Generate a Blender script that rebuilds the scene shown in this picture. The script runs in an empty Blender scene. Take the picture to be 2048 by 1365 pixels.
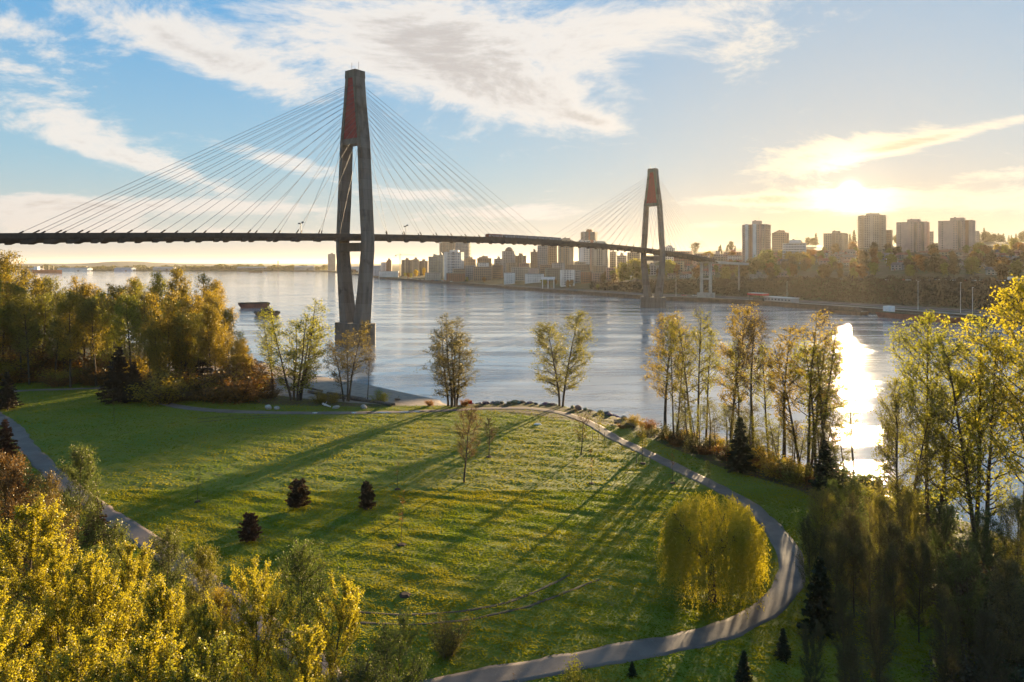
import bpy, math, random
import numpy as np
from mathutils import Vector

# ------------------------------------------------------------------ camera, sky, sun, exposure
F, HY, CX, H = 1400.0, 526.0, 1024.0, 36.5      # focal length and horizon in photo pixels, camera height in metres
scene = bpy.context.scene
COL = scene.collection
cam_d = bpy.data.cameras.new("camera"); cam = bpy.data.objects.new("camera", cam_d); COL.objects.link(cam)
cam.location = (0, 0, H); cam.rotation_euler = (math.pi / 2, 0, 0)
cam_d.sensor_width = 36.0; cam_d.lens = F / 2048 * 36.0; cam_d.shift_y = (HY - 682.5) / 2048
cam_d.clip_start = 0.5; cam_d.clip_end = 60000
scene.camera = cam
scene.view_settings.view_transform = 'Standard'; scene.view_settings.look = 'None'
scene.view_settings.exposure = 2.22; scene.view_settings.gamma = 1.0
scene.render.engine = 'CYCLES'
cy = scene.cycles
cy.use_denoising = True
try:
    cy.denoiser = 'OPENIMAGEDENOISE'; cy.denoising_input_passes = 'RGB_ALBEDO_NORMAL'; cy.denoising_prefilter = 'ACCURATE'
except Exception: pass
cy.max_bounces = 6; cy.diffuse_bounces = 2; cy.glossy_bounces = 2; cy.transmission_bounces = 4
cy.transparent_max_bounces = 4; cy.volume_bounces = 0; cy.sample_clamp_indirect = 4.0
cy.caustics_reflective = False; cy.caustics_refractive = False

SUN_AZ, SUN_EL = math.radians(25.8), math.radians(5.2)
SUN = Vector((math.sin(SUN_AZ) * math.cos(SUN_EL), math.cos(SUN_AZ) * math.cos(SUN_EL), math.sin(SUN_EL)))
sun_d = bpy.data.lights.new("sun", 'SUN'); sun_d.energy = 5.0; sun_d.angle = math.radians(0.6); sun_d.color = (1.0, 0.74, 0.42)
sun = bpy.data.objects.new("sun", sun_d); COL.objects.link(sun)
sun.rotation_euler = SUN.to_track_quat('Z', 'Y').to_euler(); sun.location = (0, 0, 300)

class NT:
    """small helper for building node trees"""
    def __init__(s, tree): s.t = tree
    def n(s, typ, **kw):
        nd = s.t.nodes.new(typ)
        for k, v in kw.items(): setattr(nd, k, v)
        return nd
    def put(s, sock, v):
        if v is None: return
        if isinstance(v, bpy.types.NodeSocket): s.t.links.new(v, sock)
        else: sock.default_value = v
    def m(s, op, a, b=None, c=None, clamp=False):
        nd = s.n('ShaderNodeMath', operation=op, use_clamp=clamp)
        for i, v in enumerate((a, b, c)): s.put(nd.inputs[i], v)
        return nd.outputs[0]
    def v(s, op, a, b=None, scale=None):
        nd = s.n('ShaderNodeVectorMath', operation=op)
        s.put(nd.inputs[0], a); s.put(nd.inputs[1], b)
        if scale is not None: s.put(nd.inputs['Scale'], scale)
        return nd.outputs['Value'] if op in ('DOT_PRODUCT', 'LENGTH', 'DISTANCE') else nd.outputs[0]
    def mix(s, f, a, b, typ='MIX', clamp=False):
        nd = s.n('ShaderNodeMix', data_type='RGBA', blend_type=typ, clamp_result=clamp)
        s.put(nd.inputs[0], f); s.put(nd.inputs[6], a); s.put(nd.inputs[7], b)
        return nd.outputs[2]
    def ramp(s, f, stops):
        nd = s.n('ShaderNodeValToRGB'); e = nd.color_ramp.elements
        while len(e) < len(stops): e.new(0.5)
        for i, (p, c) in enumerate(stops): e[i].position = p; e[i].color = (*c, 1)
        s.put(nd.inputs[0], f); return nd.outputs[0]
    def noise(s, vec, scale, detail=4, rough=0.5, lac=2.0, dist=0.0, col=False):
        nd = s.n('ShaderNodeTexNoise'); s.put(nd.inputs['Vector'], vec)
        s.put(nd.inputs['Scale'], scale); s.put(nd.inputs['Detail'], detail); s.put(nd.inputs['Roughness'], rough)
        s.put(nd.inputs['Lacunarity'], lac); s.put(nd.inputs['Distortion'], dist)
        return nd.outputs[1] if col else nd.outputs[0]
    def mapr(s, v, a, b, c=0.0, d=1.0, smooth=True):
        nd = s.n('ShaderNodeMapRange', interpolation_type='SMOOTHSTEP' if smooth else 'LINEAR')
        for i, x in enumerate((v, a, b, c, d)): s.put(nd.inputs[i], x)
        return nd.outputs[0]
    def xyz(s, x, y, z):
        nd = s.n('ShaderNodeCombineXYZ')
        for i, q in enumerate((x, y, z)): s.put(nd.inputs[i], q)
        return nd.outputs[0]

world = bpy.data.worlds.new("World"); scene.world = world; world.use_nodes = True
wt = NT(world.node_tree); world.node_tree.nodes.clear()
sky = wt.n('ShaderNodeTexSky', sky_type='NISHITA', sun_disc=False, sun_elevation=SUN_EL, sun_rotation=SUN_AZ,
           altitude=30.0, air_density=1.0, dust_density=0.6, ozone_density=3.0)
tc = wt.n('ShaderNodeTexCoord').outputs['Generated']
sep = wt.n('ShaderNodeSeparateXYZ'); wt.put(sep.inputs[0], tc)
dx, dy, dz = sep.outputs
dzc = wt.m('MAXIMUM', dz, 0.012)
# the cloud deck: direction projected onto a flat layer
dzc = wt.m('ADD', dzc, 0.26)
Px = wt.m('DIVIDE', dx, dzc); Py = wt.m('DIVIDE', dy, dzc)
P = wt.xyz(Px, Py, 0.0)
sunang = wt.v('DOT_PRODUCT', tc, tuple(SUN))
def cp(px, py):
    e = max((HY - py) / F, 0.01)
    return ((px - CX) / F / e, 1.0 / e)
# cloud banks on the layer: photo pixel of the centre, radii in photo pixels, weight, turn in degrees
banks = [(850, 70, 320, 80, .39, 0), (1010, 185, 190, 58, .37, 25), (410, 112, 250, 46, .29, 8), (1300, 60, 190, 55, .20, -30),
         (1500, 100, 85, 36, .17, -15), (40, 80, 130, 45, .16, 20), (180, 250, 170, 26, .26, 8), (260, 318, 240, 24, .29, 6), (560, 322, 170, 20, .30, 8),
         (90, 165, 130, 18, .14, 15), (830, 388, 110, 13, .26, 3), (1060, 425, 140, 17, .28, 2), (330, 412, 330, 15, .27, 0),
         (90, 430, 200, 30, .31, 0), (1690, 303, 180, 28, .32, -7), (1900, 270, 190, 12, .30, -6), (1680, 398, 170, 22, .34, 0),
         (1960, 402, 190, 22, .32, -4), (1440, 402, 170, 9, .28, 0), (1190, 243, 60, 12, .18, 8), (300, 468, 420, 14, .22, 0), (1990, 352, 90, 14, .25, 0), (1420, 450, 60, 8, .25, 0)]
bias = 0.0
az = wt.m('ARCTAN2', dx, dy); el = wt.m('ARCSINE', dz)
skew = {}
for (px, py, rx, ry, a, rot) in banks:
    ux, vy = (px - CX) / F, (HY - py) / F
    L = math.sqrt(1 + ux * ux)
    k = math.tan(math.radians({-1: -9, 0: 0, 1: 14}[(rot > 4) - (rot < -4)]))
    if k not in skew: skew[k] = wt.xyz(az, wt.m('MULTIPLY_ADD', az, k, el), 0.0)
    a0, e0 = math.atan(ux), math.atan(vy / L) + k * math.atan(ux)
    ra, re = rx / F / (1 + ux * ux), ry / F / L
    nd = wt.n('ShaderNodeVectorMath', operation='MULTIPLY_ADD'); wt.put(nd.inputs[0], skew[k])
    nd.inputs[1].default_value = (1 / ra, 1 / re, 0); nd.inputs[2].default_value = (-a0 / ra, -e0 / re, 0)
    r2 = wt.v('DOT_PRODUCT', nd.outputs[0], nd.outputs[0])
    bias = wt.m('MULTIPLY_ADD', wt.m('POWER', 0.45, r2), a, bias)
# clouds that carry on outside the photographed part of the sky
outside = wt.mapr(wt.m('ABSOLUTE', az), 0.62, 0.95)
bias = wt.m('ADD', bias, wt.m('MULTIPLY', outside, 0.10))
warp = wt.noise(P, 1.6, 1, 0.5, col=True)
Pw = wt.v('ADD', P, wt.v('SCALE', warp, scale=0.45))
big = wt.noise(Pw, 1.9, 5, 0.60)
fine = wt.noise(wt.v('MULTIPLY', Pw, (1.0, 1.25, 1.0)), 11.0, 5, 0.68)
dens = wt.m('ADD', wt.m('MULTIPLY_ADD', fine, 0.48, bias), wt.m('MULTIPLY', big, 0.52))
cover = wt.mapr(dens, 0.575, 0.80)
thick = wt.mapr(dens, 0.80, 1.02)
base = sky.outputs[0]
lum = wt.v('DOT_PRODUCT', base, (0.25, 0.6, 0.15))
skyc = wt.v('SCALE', base, scale=wt.m('DIVIDE', 1.5, wt.m('MULTIPLY_ADD', lum, 0.5, 1.0)))
sa = wt.m('MAXIMUM', sunang, 0.0)
wide = wt.m('POWER', sa, 7.0); glow = wt.m('POWER', sa, 45.0); glow2 = wt.m('POWER', sa, 900.0); disc = wt.m('POWER', sa, 26000.0)
# blue above, paler towards the sun; low haze over the horizon: cream, golden towards the sun
up_c = wt.mix(wide, (0.42, 1.42, 2.55, 1), (1.35, 1.75, 2.15, 1)); mid_c = wt.mix(wide, (1.35, 2.05, 2.45, 1), (1.75, 1.95, 2.12, 1))
grad = wt.mix(wt.mapr(el, 0.08, 0.36), mid_c, up_c)
skyc = wt.mix(0.72, skyc, grad)
haze_c = wt.mix(glow, (2.3, 2.12, 1.82, 1), (2.9, 2.2, 1.2, 1))
skyc = wt.mix(wt.mapr(el, -0.02, 0.15, 0.95, 0.0), skyc, haze_c)
cl_lit = wt.mix(glow, (2.95, 2.80, 2.60, 1), (4.0, 3.3, 2.2, 1))
cl_core = wt.mix(glow, (2.1, 1.92, 1.78, 1), (2.6, 2.05, 1.3, 1))
cl = wt.mix(thick, cl_lit, cl_core)
cl = wt.mix(wt.mapr(el, 0.0, 0.14, 0.45, 0.0), cl, wt.mix(glow, (2.3, 1.85, 1.5, 1), (3.6, 2.7, 1.4, 1)))
tot = wt.mix(wt.m('MULTIPLY', cover, 0.92), skyc, cl)
sunrad = wt.v('SCALE', (1.0, 0.80, 0.48), scale=wt.m('ADD', wt.m('MULTIPLY', wt.m('MULTIPLY', glow2, 5.0), wt.m('MULTIPLY_ADD', cover, 0.85, 0.12)), wt.m('MULTIPLY', disc, 30.0)))
tot = wt.v('ADD', tot, sunrad)
bg = wt.n('ShaderNodeBackground'); wt.put(bg.inputs[0], tot); bg.inputs[1].default_value = 0.066
wo = wt.n('ShaderNodeOutputWorld'); world.node_tree.links.new(bg.outputs[0], wo.inputs[0])
world.cycles.sampling_method = 'MANUAL'; world.cycles.sample_map_resolution = 1024

# ------------------------------------------------------------------ helpers
def ray(px, py, Y):                       # a point at depth Y seen at a photo pixel
    return Vector(((px - CX) / F * Y, Y, H - (py - HY) / F * Y))
def depth(py, z):                         # depth of a point of height z seen at photo row py
    return (H - z) * F / (py - HY)

MATS = {}
def mat(name, build):
    if name not in MATS:
        m = bpy.data.materials.new(name); m.use_nodes = True; m.node_tree.nodes.clear()
        nt = NT(m.node_tree); out = nt.n('ShaderNodeOutputMaterial')
        m.node_tree.links.new(build(nt), out.inputs[0]); MATS[name] = m
    return MATS[name]
def principled(nt, col, rough=0.6, normal=None, spec=0.5, metal=0.0, ior=None):
    p = nt.n('ShaderNodeBsdfPrincipled')
    nt.put(p.inputs['Base Color'], col if isinstance(col, bpy.types.NodeSocket) else (*col, 1))
    nt.put(p.inputs['Roughness'], rough); nt.put(p.inputs['Specular IOR Level'], spec); nt.put(p.inputs['Metallic'], metal)
    if ior: p.inputs['IOR'].default_value = ior
    if normal is not None: nt.put(p.inputs['Normal'], normal)
    return p.outputs[0]
def bump(nt, h, strength=0.5, dist=0.1):
    b = nt.n('ShaderNodeBump'); nt.put(b.inputs['Height'], h)
    b.inputs['Strength'].default_value = strength; b.inputs['Distance'].default_value = dist
    return b.outputs[0]
def opos(nt): return nt.n('ShaderNodeTexCoord').outputs['Object']
def wpos(nt): return nt.n('ShaderNodeNewGeometry').outputs['Position']
def c4(c): return (*c, 1)

def worn(name, col, rough=0.7, scale=0.6, amt=0.35, spec=0.3, metal=0.0, streak=False):
    """plain painted / concrete / metal surface with stains and wear of its own"""
    def b(nt):
        p = wpos(nt)
        if streak: p = nt.v('MULTIPLY', p, (1.0, 1.0, 0.12))
        n1 = nt.noise(p, scale, 6, 0.62); n2 = nt.noise(wpos(nt), scale * 6, 3, 0.5)
        f = nt.mapr(nt.m('MULTIPLY_ADD', n2, 0.35, n1), 0.45, 0.95)
        dark = tuple(x * (1 - amt) for x in col); lite = tuple(min(1, x * (1 + amt * 0.45)) for x in col)
        return principled(nt, nt.mix(f, c4(lite), c4(dark)), rough, bump(nt, n1, 0.25, 0.05), spec, metal)
    return mat(name, b)

class MB:
    """collects simple solids, builds ONE mesh object"""
    def __init__(s): s.v = []; s.f = []; s.mi = []; s.cur = 0
    def add(s, vs, fs):
        o = len(s.v); s.v += [tuple(v) for v in vs]; s.f += [tuple(i + o for i in f) for f in fs]; s.mi += [s.cur] * len(fs); return s
    def box(s, c, size, rz=0.0, taper=1.0):
        x, y, z = (q / 2 for q in size); ca, sa = math.cos(rz), math.sin(rz); vs = []
        for dz, t in ((-z, 1.0), (z, taper)):
            for sx, sy in ((-1, -1), (1, -1), (1, 1), (-1, 1)):
                a, b = sx * x * t, sy * y * t
                vs.append((c[0] + a * ca - b * sa, c[1] + a * sa + b * ca, c[2] + dz))
        return s.add(vs, [(3, 2, 1, 0), (4, 5, 6, 7), (0, 1, 5, 4), (1, 2, 6, 5), (2, 3, 7, 6), (3, 0, 4, 7)])
    def prism(s, pts, z0, z1, top=1.0):
        n = len(pts); cx = sum(p[0] for p in pts) / n; cy_ = sum(p[1] for p in pts) / n
        vs = [(p[0], p[1], z0) for p in pts] + [(cx + (p[0] - cx) * top, cy_ + (p[1] - cy_) * top, z1) for p in pts]
        return s.add(vs, [tuple(range(n - 1, -1, -1)), tuple(range(n, 2 * n))] + [(i, (i + 1) % n, n + (i + 1) % n, n + i) for i in range(n)])
    def beam(s, a, b, w, h=None, up=(0, 0, 1)):
        a, b = Vector(a), Vector(b); d = (b - a).normalized(); u = Vector(up)
        if abs(d.dot(u)) > 0.98: u = Vector((1, 0, 0))
        r = d.cross(u).normalized() * w / 2; u = r.cross(d).normalized() * (h or w) / 2
        vs = [p + q for p in (a, b) for q in (-r - u, r - u, r + u, -r + u)]
        return s.add(vs, [(3, 2, 1, 0), (4, 5, 6, 7), (0, 1, 5, 4), (1, 2, 6, 5), (2, 3, 7, 6), (3, 0, 4, 7)])
    def tube(s, pts, rad, n=6, cap=True):
        pts = [Vector(p) for p in pts]; rad = rad if hasattr(rad, '__len__') else [rad] * len(pts); vs = []; k = len(pts)
        for i, p in enumerate(pts):
            d = (pts[min(i + 1, k - 1)] - pts[max(i - 1, 0)]).normalized()
            u = Vector((0, 0, 1)) if abs(d.z) < 0.9 else Vector((1, 0, 0))
            r = d.cross(u).normalized(); u = r.cross(d)
            vs += [p + (r * math.cos(2 * math.pi * j / n) + u * math.sin(2 * math.pi * j / n)) * rad[i] for j in range(n)]
        fs = [(i * n + j, i * n + (j + 1) % n, (i + 1) * n + (j + 1) % n, (i + 1) * n + j) for i in range(k - 1) for j in range(n)]
        if cap: fs += [tuple(range(n - 1, -1, -1)), tuple(range((k - 1) * n, k * n))]
        return s.add(vs, fs)
    def mesh(s, name, mats, smooth=False):
        me = bpy.data.meshes.new(name); me.from_pydata(s.v, [], s.f)
        for m in (mats if isinstance(mats, (list, tuple)) else [mats]): me.materials.append(m)
        if any(s.mi): me.polygons.foreach_set('material_index', s.mi)
        if smooth: me.polygons.foreach_set('use_smooth', [True] * len(s.f))
        me.update(); return me
    def build(s, name, mats, parent=None, loc=None, smooth=False):
        return link(name, s.mesh(name, mats, smooth), parent, loc)

def link(name, data, parent=None, loc=None, rz=0.0):
    o = bpy.data.objects.new(name, data); COL.objects.link(o)
    if parent is not None: o.parent = parent
    if loc is not None: o.location = loc
    if rz: o.rotation_euler = (0, 0, rz)
    return o
def tag(o, label=None, cat=None, group=None, kind=None):
    if label: o['label'] = label
    if cat: o['category'] = cat
    if group: o['group'] = group
    if kind: o['kind'] = kind
    return o
def thing(name, label, cat, loc, rz=0.0, group=None):
    return tag(link(name, None, None, loc, rz), label, cat, group)
def copy_thing(root, loc, rz=0.0, scale=1.0, label=None, group=None):
    r = root.copy(); COL.objects.link(r); r.location = loc; r.rotation_euler = (0, 0, rz)
    r.scale = scale if hasattr(scale, '__len__') else (scale,) * 3
    if label: r['label'] = label
    if group: r['group'] = group
    for ch in root.children:
        c = ch.copy(); COL.objects.link(c); c.parent = r
        for g in ch.children:
            d = g.copy(); COL.objects.link(d); d.parent = c
    return r

def fast_mesh(name, verts, faces, material, attr=None, smooth=False):
    """numpy arrays -> mesh (all faces the same size)"""
    me = bpy.data.meshes.new(name); verts = np.asarray(verts, np.float32); faces = np.asarray(faces, np.int32)
    me.vertices.add(len(verts)); me.vertices.foreach_set('co', verts.ravel())
    k = faces.shape[1]; me.loops.add(faces.size); me.loops.foreach_set('vertex_index', faces.ravel())
    me.polygons.add(len(faces)); me.polygons.foreach_set('loop_start', np.arange(0, faces.size, k, dtype=np.int32))
    me.polygons.foreach_set('loop_total', np.full(len(faces), k, np.int32))
    if smooth: me.polygons.foreach_set('use_smooth', np.ones(len(faces), bool))
    if attr is not None:
        for an, col in attr.items():
            a = me.color_attributes.new(an, 'FLOAT_COLOR', 'POINT'); a.data.foreach_set('color', np.asarray(col, np.float32).ravel())
    me.materials.append(material); me.update(); me.validate(); return me

def hash2(ix, iy, seed):
    n = (ix.astype(np.int64) * 374761393 + iy.astype(np.int64) * 668265263 + seed * 1442695041) & 0xffffffff
    n = ((n ^ (n >> 13)) * 1274126177) & 0xffffffff
    return ((n ^ (n >> 16)) & 0xffff) / 65535.0
def vnoise(x, y, seed=0):
    x0 = np.floor(x); y0 = np.floor(y); fx = x - x0; fy = y - y0
    fx = fx * fx * (3 - 2 * fx); fy = fy * fy * (3 - 2 * fy)
    a, b = hash2(x0, y0, seed), hash2(x0 + 1, y0, seed); c, d = hash2(x0, y0 + 1, seed), hash2(x0 + 1, y0 + 1, seed)
    return (a * (1 - fx) + b * fx) * (1 - fy) + (c * (1 - fx) + d * fx) * fy

def curve_pts(pts, step=1.0):
    """smooth Catmull-Rom line through 2-D points, resampled"""
    P = [np.array(p, float) for p in pts]; P = [2 * P[0] - P[1]] + P + [2 * P[-1] - P[-2]]; out = []
    for i in range(1, len(P) - 2):
        p0, p1, p2, p3 = P[i - 1:i + 3]; n = max(2, int(np.linalg.norm(p2 - p1) / step))
        for t in np.linspace(0, 1, n, endpoint=False):
            out.append(0.5 * (2 * p1 + (p2 - p0) * t + (2 * p0 - 5 * p1 + 4 * p2 - p3) * t * t + (3 * p1 - p0 - 3 * p2 + p3) * t ** 3))
    out.append(P[-2]); return np.array(out)

# ------------------------------------------------------------------ the land, the river, the paths
def tab(pairs): a = np.array(pairs, float); return a[:, 0], a[:, 1]
# near bank: photo column -> photo row of the bank's top edge (height 3.6 m) and of the water's edge
_bt = tab([(-1500, 690), (-400, 715), (300, 762), (480, 782), (600, 797), (700, 806), (800, 812), (880, 812), (960, 808), (1040, 806), (1120, 812),
           (1200, 825), (1320, 858), (1440, 898), (1600, 944), (1700, 974), (1850, 1018), (1960, 1052), (2048, 1090), (2300, 1190), (3500, 1560)])
_wt = tab([(-1500, 640), (-400, 652), (0, 662), (300, 690), (480, 712), (600, 746), (740, 771), (800, 784), (880, 801)])
def near_lines(px):
    db = (H - 3.6) * F / (np.interp(px, *_bt) - HY)
    dw = np.where(px < 880, H * F / (np.interp(px, *_wt) - HY), db + np.interp(px, [880, 930, 980, 3500], [22, 9, 6, 6]))
    return db, np.maximum(dw, db + 5.0)
def col_of(X, Y): return np.clip(CX + F * X / np.maximum(Y, 8.0), -1500, 3500)
def near_z(X, Y):
    X = np.asarray(X, float); Y = np.asarray(Y, float)
    px = col_of(X, Y); db, dw = near_lines(px)
    t = (dw - Y) / (dw - db)
    land = 3.6 + 0.55 * vnoise(X / 34 + 7, Y / 34 + 3, 5) * np.clip((db - Y) / 12, 0, 1)
    land = land + np.clip((db - Y) / 25, 0, 1) * 0.25
    return np.where(Y < 9, 4.2, np.where(t >= 1, land, np.where(t >= 0, 3.6 * t ** 0.85, np.maximum(t * 4, -3.5))))

def gp(px, py, z=4.0):                     # ground point of the park under a photo pixel
    for _ in range(4):
        Y = depth(py, z); X = (px - CX) / F * Y; z = float(near_z(X, Y))
    return np.array((X, Y))

path_main = curve_pts([gp(*p) for p in [(700, 1420), (850, 1385), (940, 1362), (1090, 1335), (1250, 1305), (1400, 1276), (1490, 1244), (1555, 1200), (1583, 1150), (1574, 1100), (1540, 1050),
    (1495, 1010), (1440, 978), (1370, 943), (1290, 905), (1220, 871), (1170, 842), (1120, 826), (1050, 817), (960, 818), (880, 822), (750, 825.5), (640, 826.5), (520, 825), (420, 821), (350, 812), (295, 795)]])
path_left = curve_pts([gp(*p) for p in [(-60, 800), (20, 850), (60, 900), (105, 946), (165, 996), (235, 1044), (305, 1090), (375, 1140), (440, 1192), (520, 1250), (620, 1320), (700, 1420)]])
path_far = curve_pts([gp(*p) for p in [(295, 795), (250, 780), (200, 777), (130, 779), (60, 781), (-80, 790)]])
PATHS = [(path_main, 2.6), (path_left, 2.7), (path_far, 2.3)]
ruts = [curve_pts([gp(*p) for p in l]) for l in (
    [(690, 1222), (760, 1227), (850, 1228), (930, 1222), (1010, 1207), (1080, 1180), (1140, 1150)],
    [(720, 1246), (800, 1250), (900, 1244), (980, 1232), (1060, 1212), (1130, 1186), (1200, 1160)],
    [(395, 838), (460, 833), (540, 831)], [(395, 845), (470, 838), (560, 834)])]

def line_dist(X, Y, lines):
    d = np.full(X.shape, 1e9)
    for pts in lines:
        q = pts[::2]
        for k in range(0, len(q), 40):
            c = q[k:k + 40]; lo = c.min(0) - 8; hi = c.max(0) + 8
            m = (X > lo[0]) & (X < hi[0]) & (Y > lo[1]) & (Y < hi[1])
            if not m.any(): continue
            dd = np.sqrt(((X[m][:, None] - c[None, :, 0]) ** 2 + (Y[m][:, None] - c[None, :, 1]) ** 2).min(1))
            d[m] = np.minimum(d[m], dd)
    return d

# wooded and planted ground (rough, brown) given as photo rows behind which the floor is leaf litter, plus shade painted brown at lower right
def litter_shade(X, Y):
    px = col_of(X, Y); py = HY + (H - 4) * F / np.maximum(Y, 8)
    left = np.clip((np.interp(px, [-1500, 60, 250, 300, 480, 560, 700, 880], [770, 770, 775, 805, 812, 815, 815, 812]) - py) / 6, 0, 1) * (px < 900)
    left = left * (1 - np.clip((py - 786) / 4, 0, 1) * np.clip((230 - px) / 30, 0, 1))
    edge = np.interp(px, [900, 1250, 1330, 1440, 1600, 1700, 1800, 2100], [814, 858, 895, 940, 985, 1040, 1090, 1130])
    right = np.clip((edge - py) / 8, 0, 1) * (px >= 900)
    shade = 0.62 * np.clip((px - 1640) / 60, 0, 1) * np.clip((py - 1080) / 40, 0, 1) * np.clip(np.abs(px - 1850) / 70 - 0.2, 0, 1)  # tree shade painted brown onto open grass, leaving the sunlit patch green
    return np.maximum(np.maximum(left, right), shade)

def spread_axis(lo, hi, a, b, fine, far):
    mid = np.arange(a, b, fine); r = [b]; s = fine
    while r[-1] < hi: s *= 1.16; r.append(r[-1] + s)
    l = [a]; s = fine
    while l[-1] > lo: s *= 1.16; l.append(l[-1] - s)
    return np.array(l[::-1] + list(mid[1:]) + r)
gx = spread_axis(-2500, 900, -95, 78, 0.55, 40); gy = spread_axis(-900, 460, 46, 205, 0.55, 40)
GX, GY = np.meshgrid(gx, gy)
fx, fy = GX.ravel(), GY.ravel()
gz = near_z(fx, fy)
pd = line_dist(fx, fy, [p for p, w in PATHS])
px_, dbk = col_of(fx, fy), None
db_, dw_ = near_lines(px_)
inland = np.clip((db_ - fy) / 3, 0, 1) * (fy > 9)
rough_amp = np.clip((pd - 1.9) / 2.0, 0, 1) * inland
ang = -0.32
ru, rv = fx * math.cos(ang) + fy * math.sin(ang), -fx * math.sin(ang) + fy * math.cos(ang)
gz += rough_amp * (0.14 * (vnoise(ru / 4.0, rv / 1.5, 11) - 0.5) + 0.09 * (vnoise(ru / 1.9, rv / 0.95, 12) - 0.5))
gz -= 0.05 * np.clip(1 - pd / 2.2, 0, 1)
sand = np.clip((fy - db_) / 3 + 0.4, 0, 1) * (px_ < 905) * (px_ > 330)
rock = np.clip((fy - db_) / 1.5 + 0.6, 0, 1) * (px_ >= 905)
litter_shade_mask = litter_shade(fx, fy) * (1 - sand)
cols = np.stack([sand, np.maximum(litter_shade_mask, rock), rock, np.ones_like(sand)], 1)
nx, ny = len(gx), len(gy)
ii = (np.arange(ny - 1)[:, None] * nx + np.arange(nx - 1)[None, :]).ravel()
quads = np.stack([ii, ii + 1, ii + 1 + nx, ii + nx], 1)

def ground_mat(nt):
    p = wpos(nt); a = nt.n('ShaderNodeVertexColor', layer_name='zone').outputs[0]
    s = nt.n('ShaderNodeSeparateColor'); nt.put(s.inputs[0], a)
    n1 = nt.noise(p, 0.09, 5, 0.6); n2 = nt.noise(p, 0.7, 5, 0.6); n3 = nt.noise(p, 5.0, 4, 0.6)
    g = nt.mix(nt.mapr(n1, 0.35, 0.65), (0.100, 0.135, 0.012, 1), (0.160, 0.152, 0.016, 1))
    g = nt.mix(nt.mapr(n2, 0.52, 0.72), g, (0.115, 0.105, 0.030, 1))
    g = nt.mix(nt.mapr(n3, 0.45, 0.75), g, (0.070, 0.090, 0.010, 1))
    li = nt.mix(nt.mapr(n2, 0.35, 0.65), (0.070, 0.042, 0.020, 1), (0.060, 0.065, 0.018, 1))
    sa = nt.mix(nt.mapr(n2, 0.35, 0.7), (0.27, 0.215, 0.175, 1), (0.17, 0.135, 0.11, 1))
    ro = nt.mix(nt.mapr(n3, 0.35, 0.65), (0.16, 0.14, 0.125, 1), (0.06, 0.05, 0.045, 1))
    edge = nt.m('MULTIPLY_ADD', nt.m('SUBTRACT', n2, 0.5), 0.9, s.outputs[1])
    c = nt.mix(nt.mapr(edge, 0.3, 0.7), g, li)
    c = nt.mix(nt.mapr(nt.m('MULTIPLY_ADD', nt.m('SUBTRACT', n2, 0.5), 0.5, s.outputs[0]), 0.35, 0.65), c, sa)
    c = nt.mix(s.outputs[2], c, ro)
    return principled(nt, c, 0.85, bump(nt, nt.m('MULTIPLY_ADD', n3, 0.5, n2), 0.7, 0.25), 0.15)
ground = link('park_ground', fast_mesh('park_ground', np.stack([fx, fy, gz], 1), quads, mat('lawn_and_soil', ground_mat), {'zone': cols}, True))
tag(ground, kind='structure')
from bisect import bisect
def near_at(x, y):                          # height of the finished ground sheet
    i = min(max(bisect(gx, x) - 1, 0), nx - 2); j = min(max(bisect(gy, y) - 1, 0), ny - 2)
    tx = (x - gx[i]) / (gx[i + 1] - gx[i]); ty = (y - gy[j]) / (gy[j + 1] - gy[j]); z = gz
    return float((z[j * nx + i] * (1 - tx) + z[j * nx + i + 1] * tx) * (1 - ty) + (z[(j + 1) * nx + i] * (1 - tx) + z[(j + 1) * nx + i + 1] * tx) * ty)
def near_many(X, Y):
    i = np.clip(np.searchsorted(gx, X) - 1, 0, nx - 2); j = np.clip(np.searchsorted(gy, Y) - 1, 0, ny - 2)
    tx = (X - gx[i]) / (gx[i + 1] - gx[i]); ty = (Y - gy[j]) / (gy[j + 1] - gy[j]); z = gz; k = j * nx + i
    return (z[k] * (1 - tx) + z[k + 1] * tx) * (1 - ty) + (z[k + nx] * (1 - tx) + z[k + nx + 1] * tx) * ty

def ribbon(name, pts, w, material, lift, jitter=0.22, skirt=0.25, seed=0):
    d = np.gradient(pts, axis=0); d /= np.linalg.norm(d, axis=1)[:, None] + 1e-9; nrm = np.stack([-d[:, 1], d[:, 0]], 1)
    s = np.arange(len(pts)); k = 7; rows = []
    wl = w / 2 + jitter * (vnoise(s / 1.7, s * 0, seed + 1) - 0.5) * 2; wr = w / 2 + jitter * (vnoise(s / 1.7, s * 0, seed + 2) - 0.5) * 2
    for j in range(k):
        t = j / (k - 1); off = -wl * (1 - t) + wr * t; q = pts + nrm * off[:, None]
        z = near_many(q[:, 0], q[:, 1]) + lift + 0.02 * (1 - (2 * t - 1) ** 2)
        rows.append(np.concatenate([q, z[:, None]], 1))
    lo, hi = rows[0].copy(), rows[-1].copy(); lo[:, 2] -= skirt; hi[:, 2] -= skirt
    V = np.stack([lo] + rows + [hi], 1); n, m = V.shape[:2]; i = (np.arange(n - 1)[:, None] * m + np.arange(m - 1)[None, :]).ravel()
    return link(name, fast_mesh(name, V.reshape(-1, 3), np.stack([i, i + m, i + m + 1, i + 1], 1), material, None, True))
def asphalt(nt):
    p = wpos(nt); n1 = nt.noise(p, 0.35, 5, 0.6); n2 = nt.noise(p, 9.0, 4, 0.65)
    c = nt.mix(nt.mapr(n1, 0.3, 0.7), (0.160, 0.118, 0.100, 1), (0.095, 0.072, 0.064, 1))
    c = nt.mix(nt.mapr(n2, 0.55, 0.75), c, (0.19, 0.15, 0.125, 1))
    return principled(nt, c, 0.75, bump(nt, n2, 0.3, 0.02), 0.3)
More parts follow.
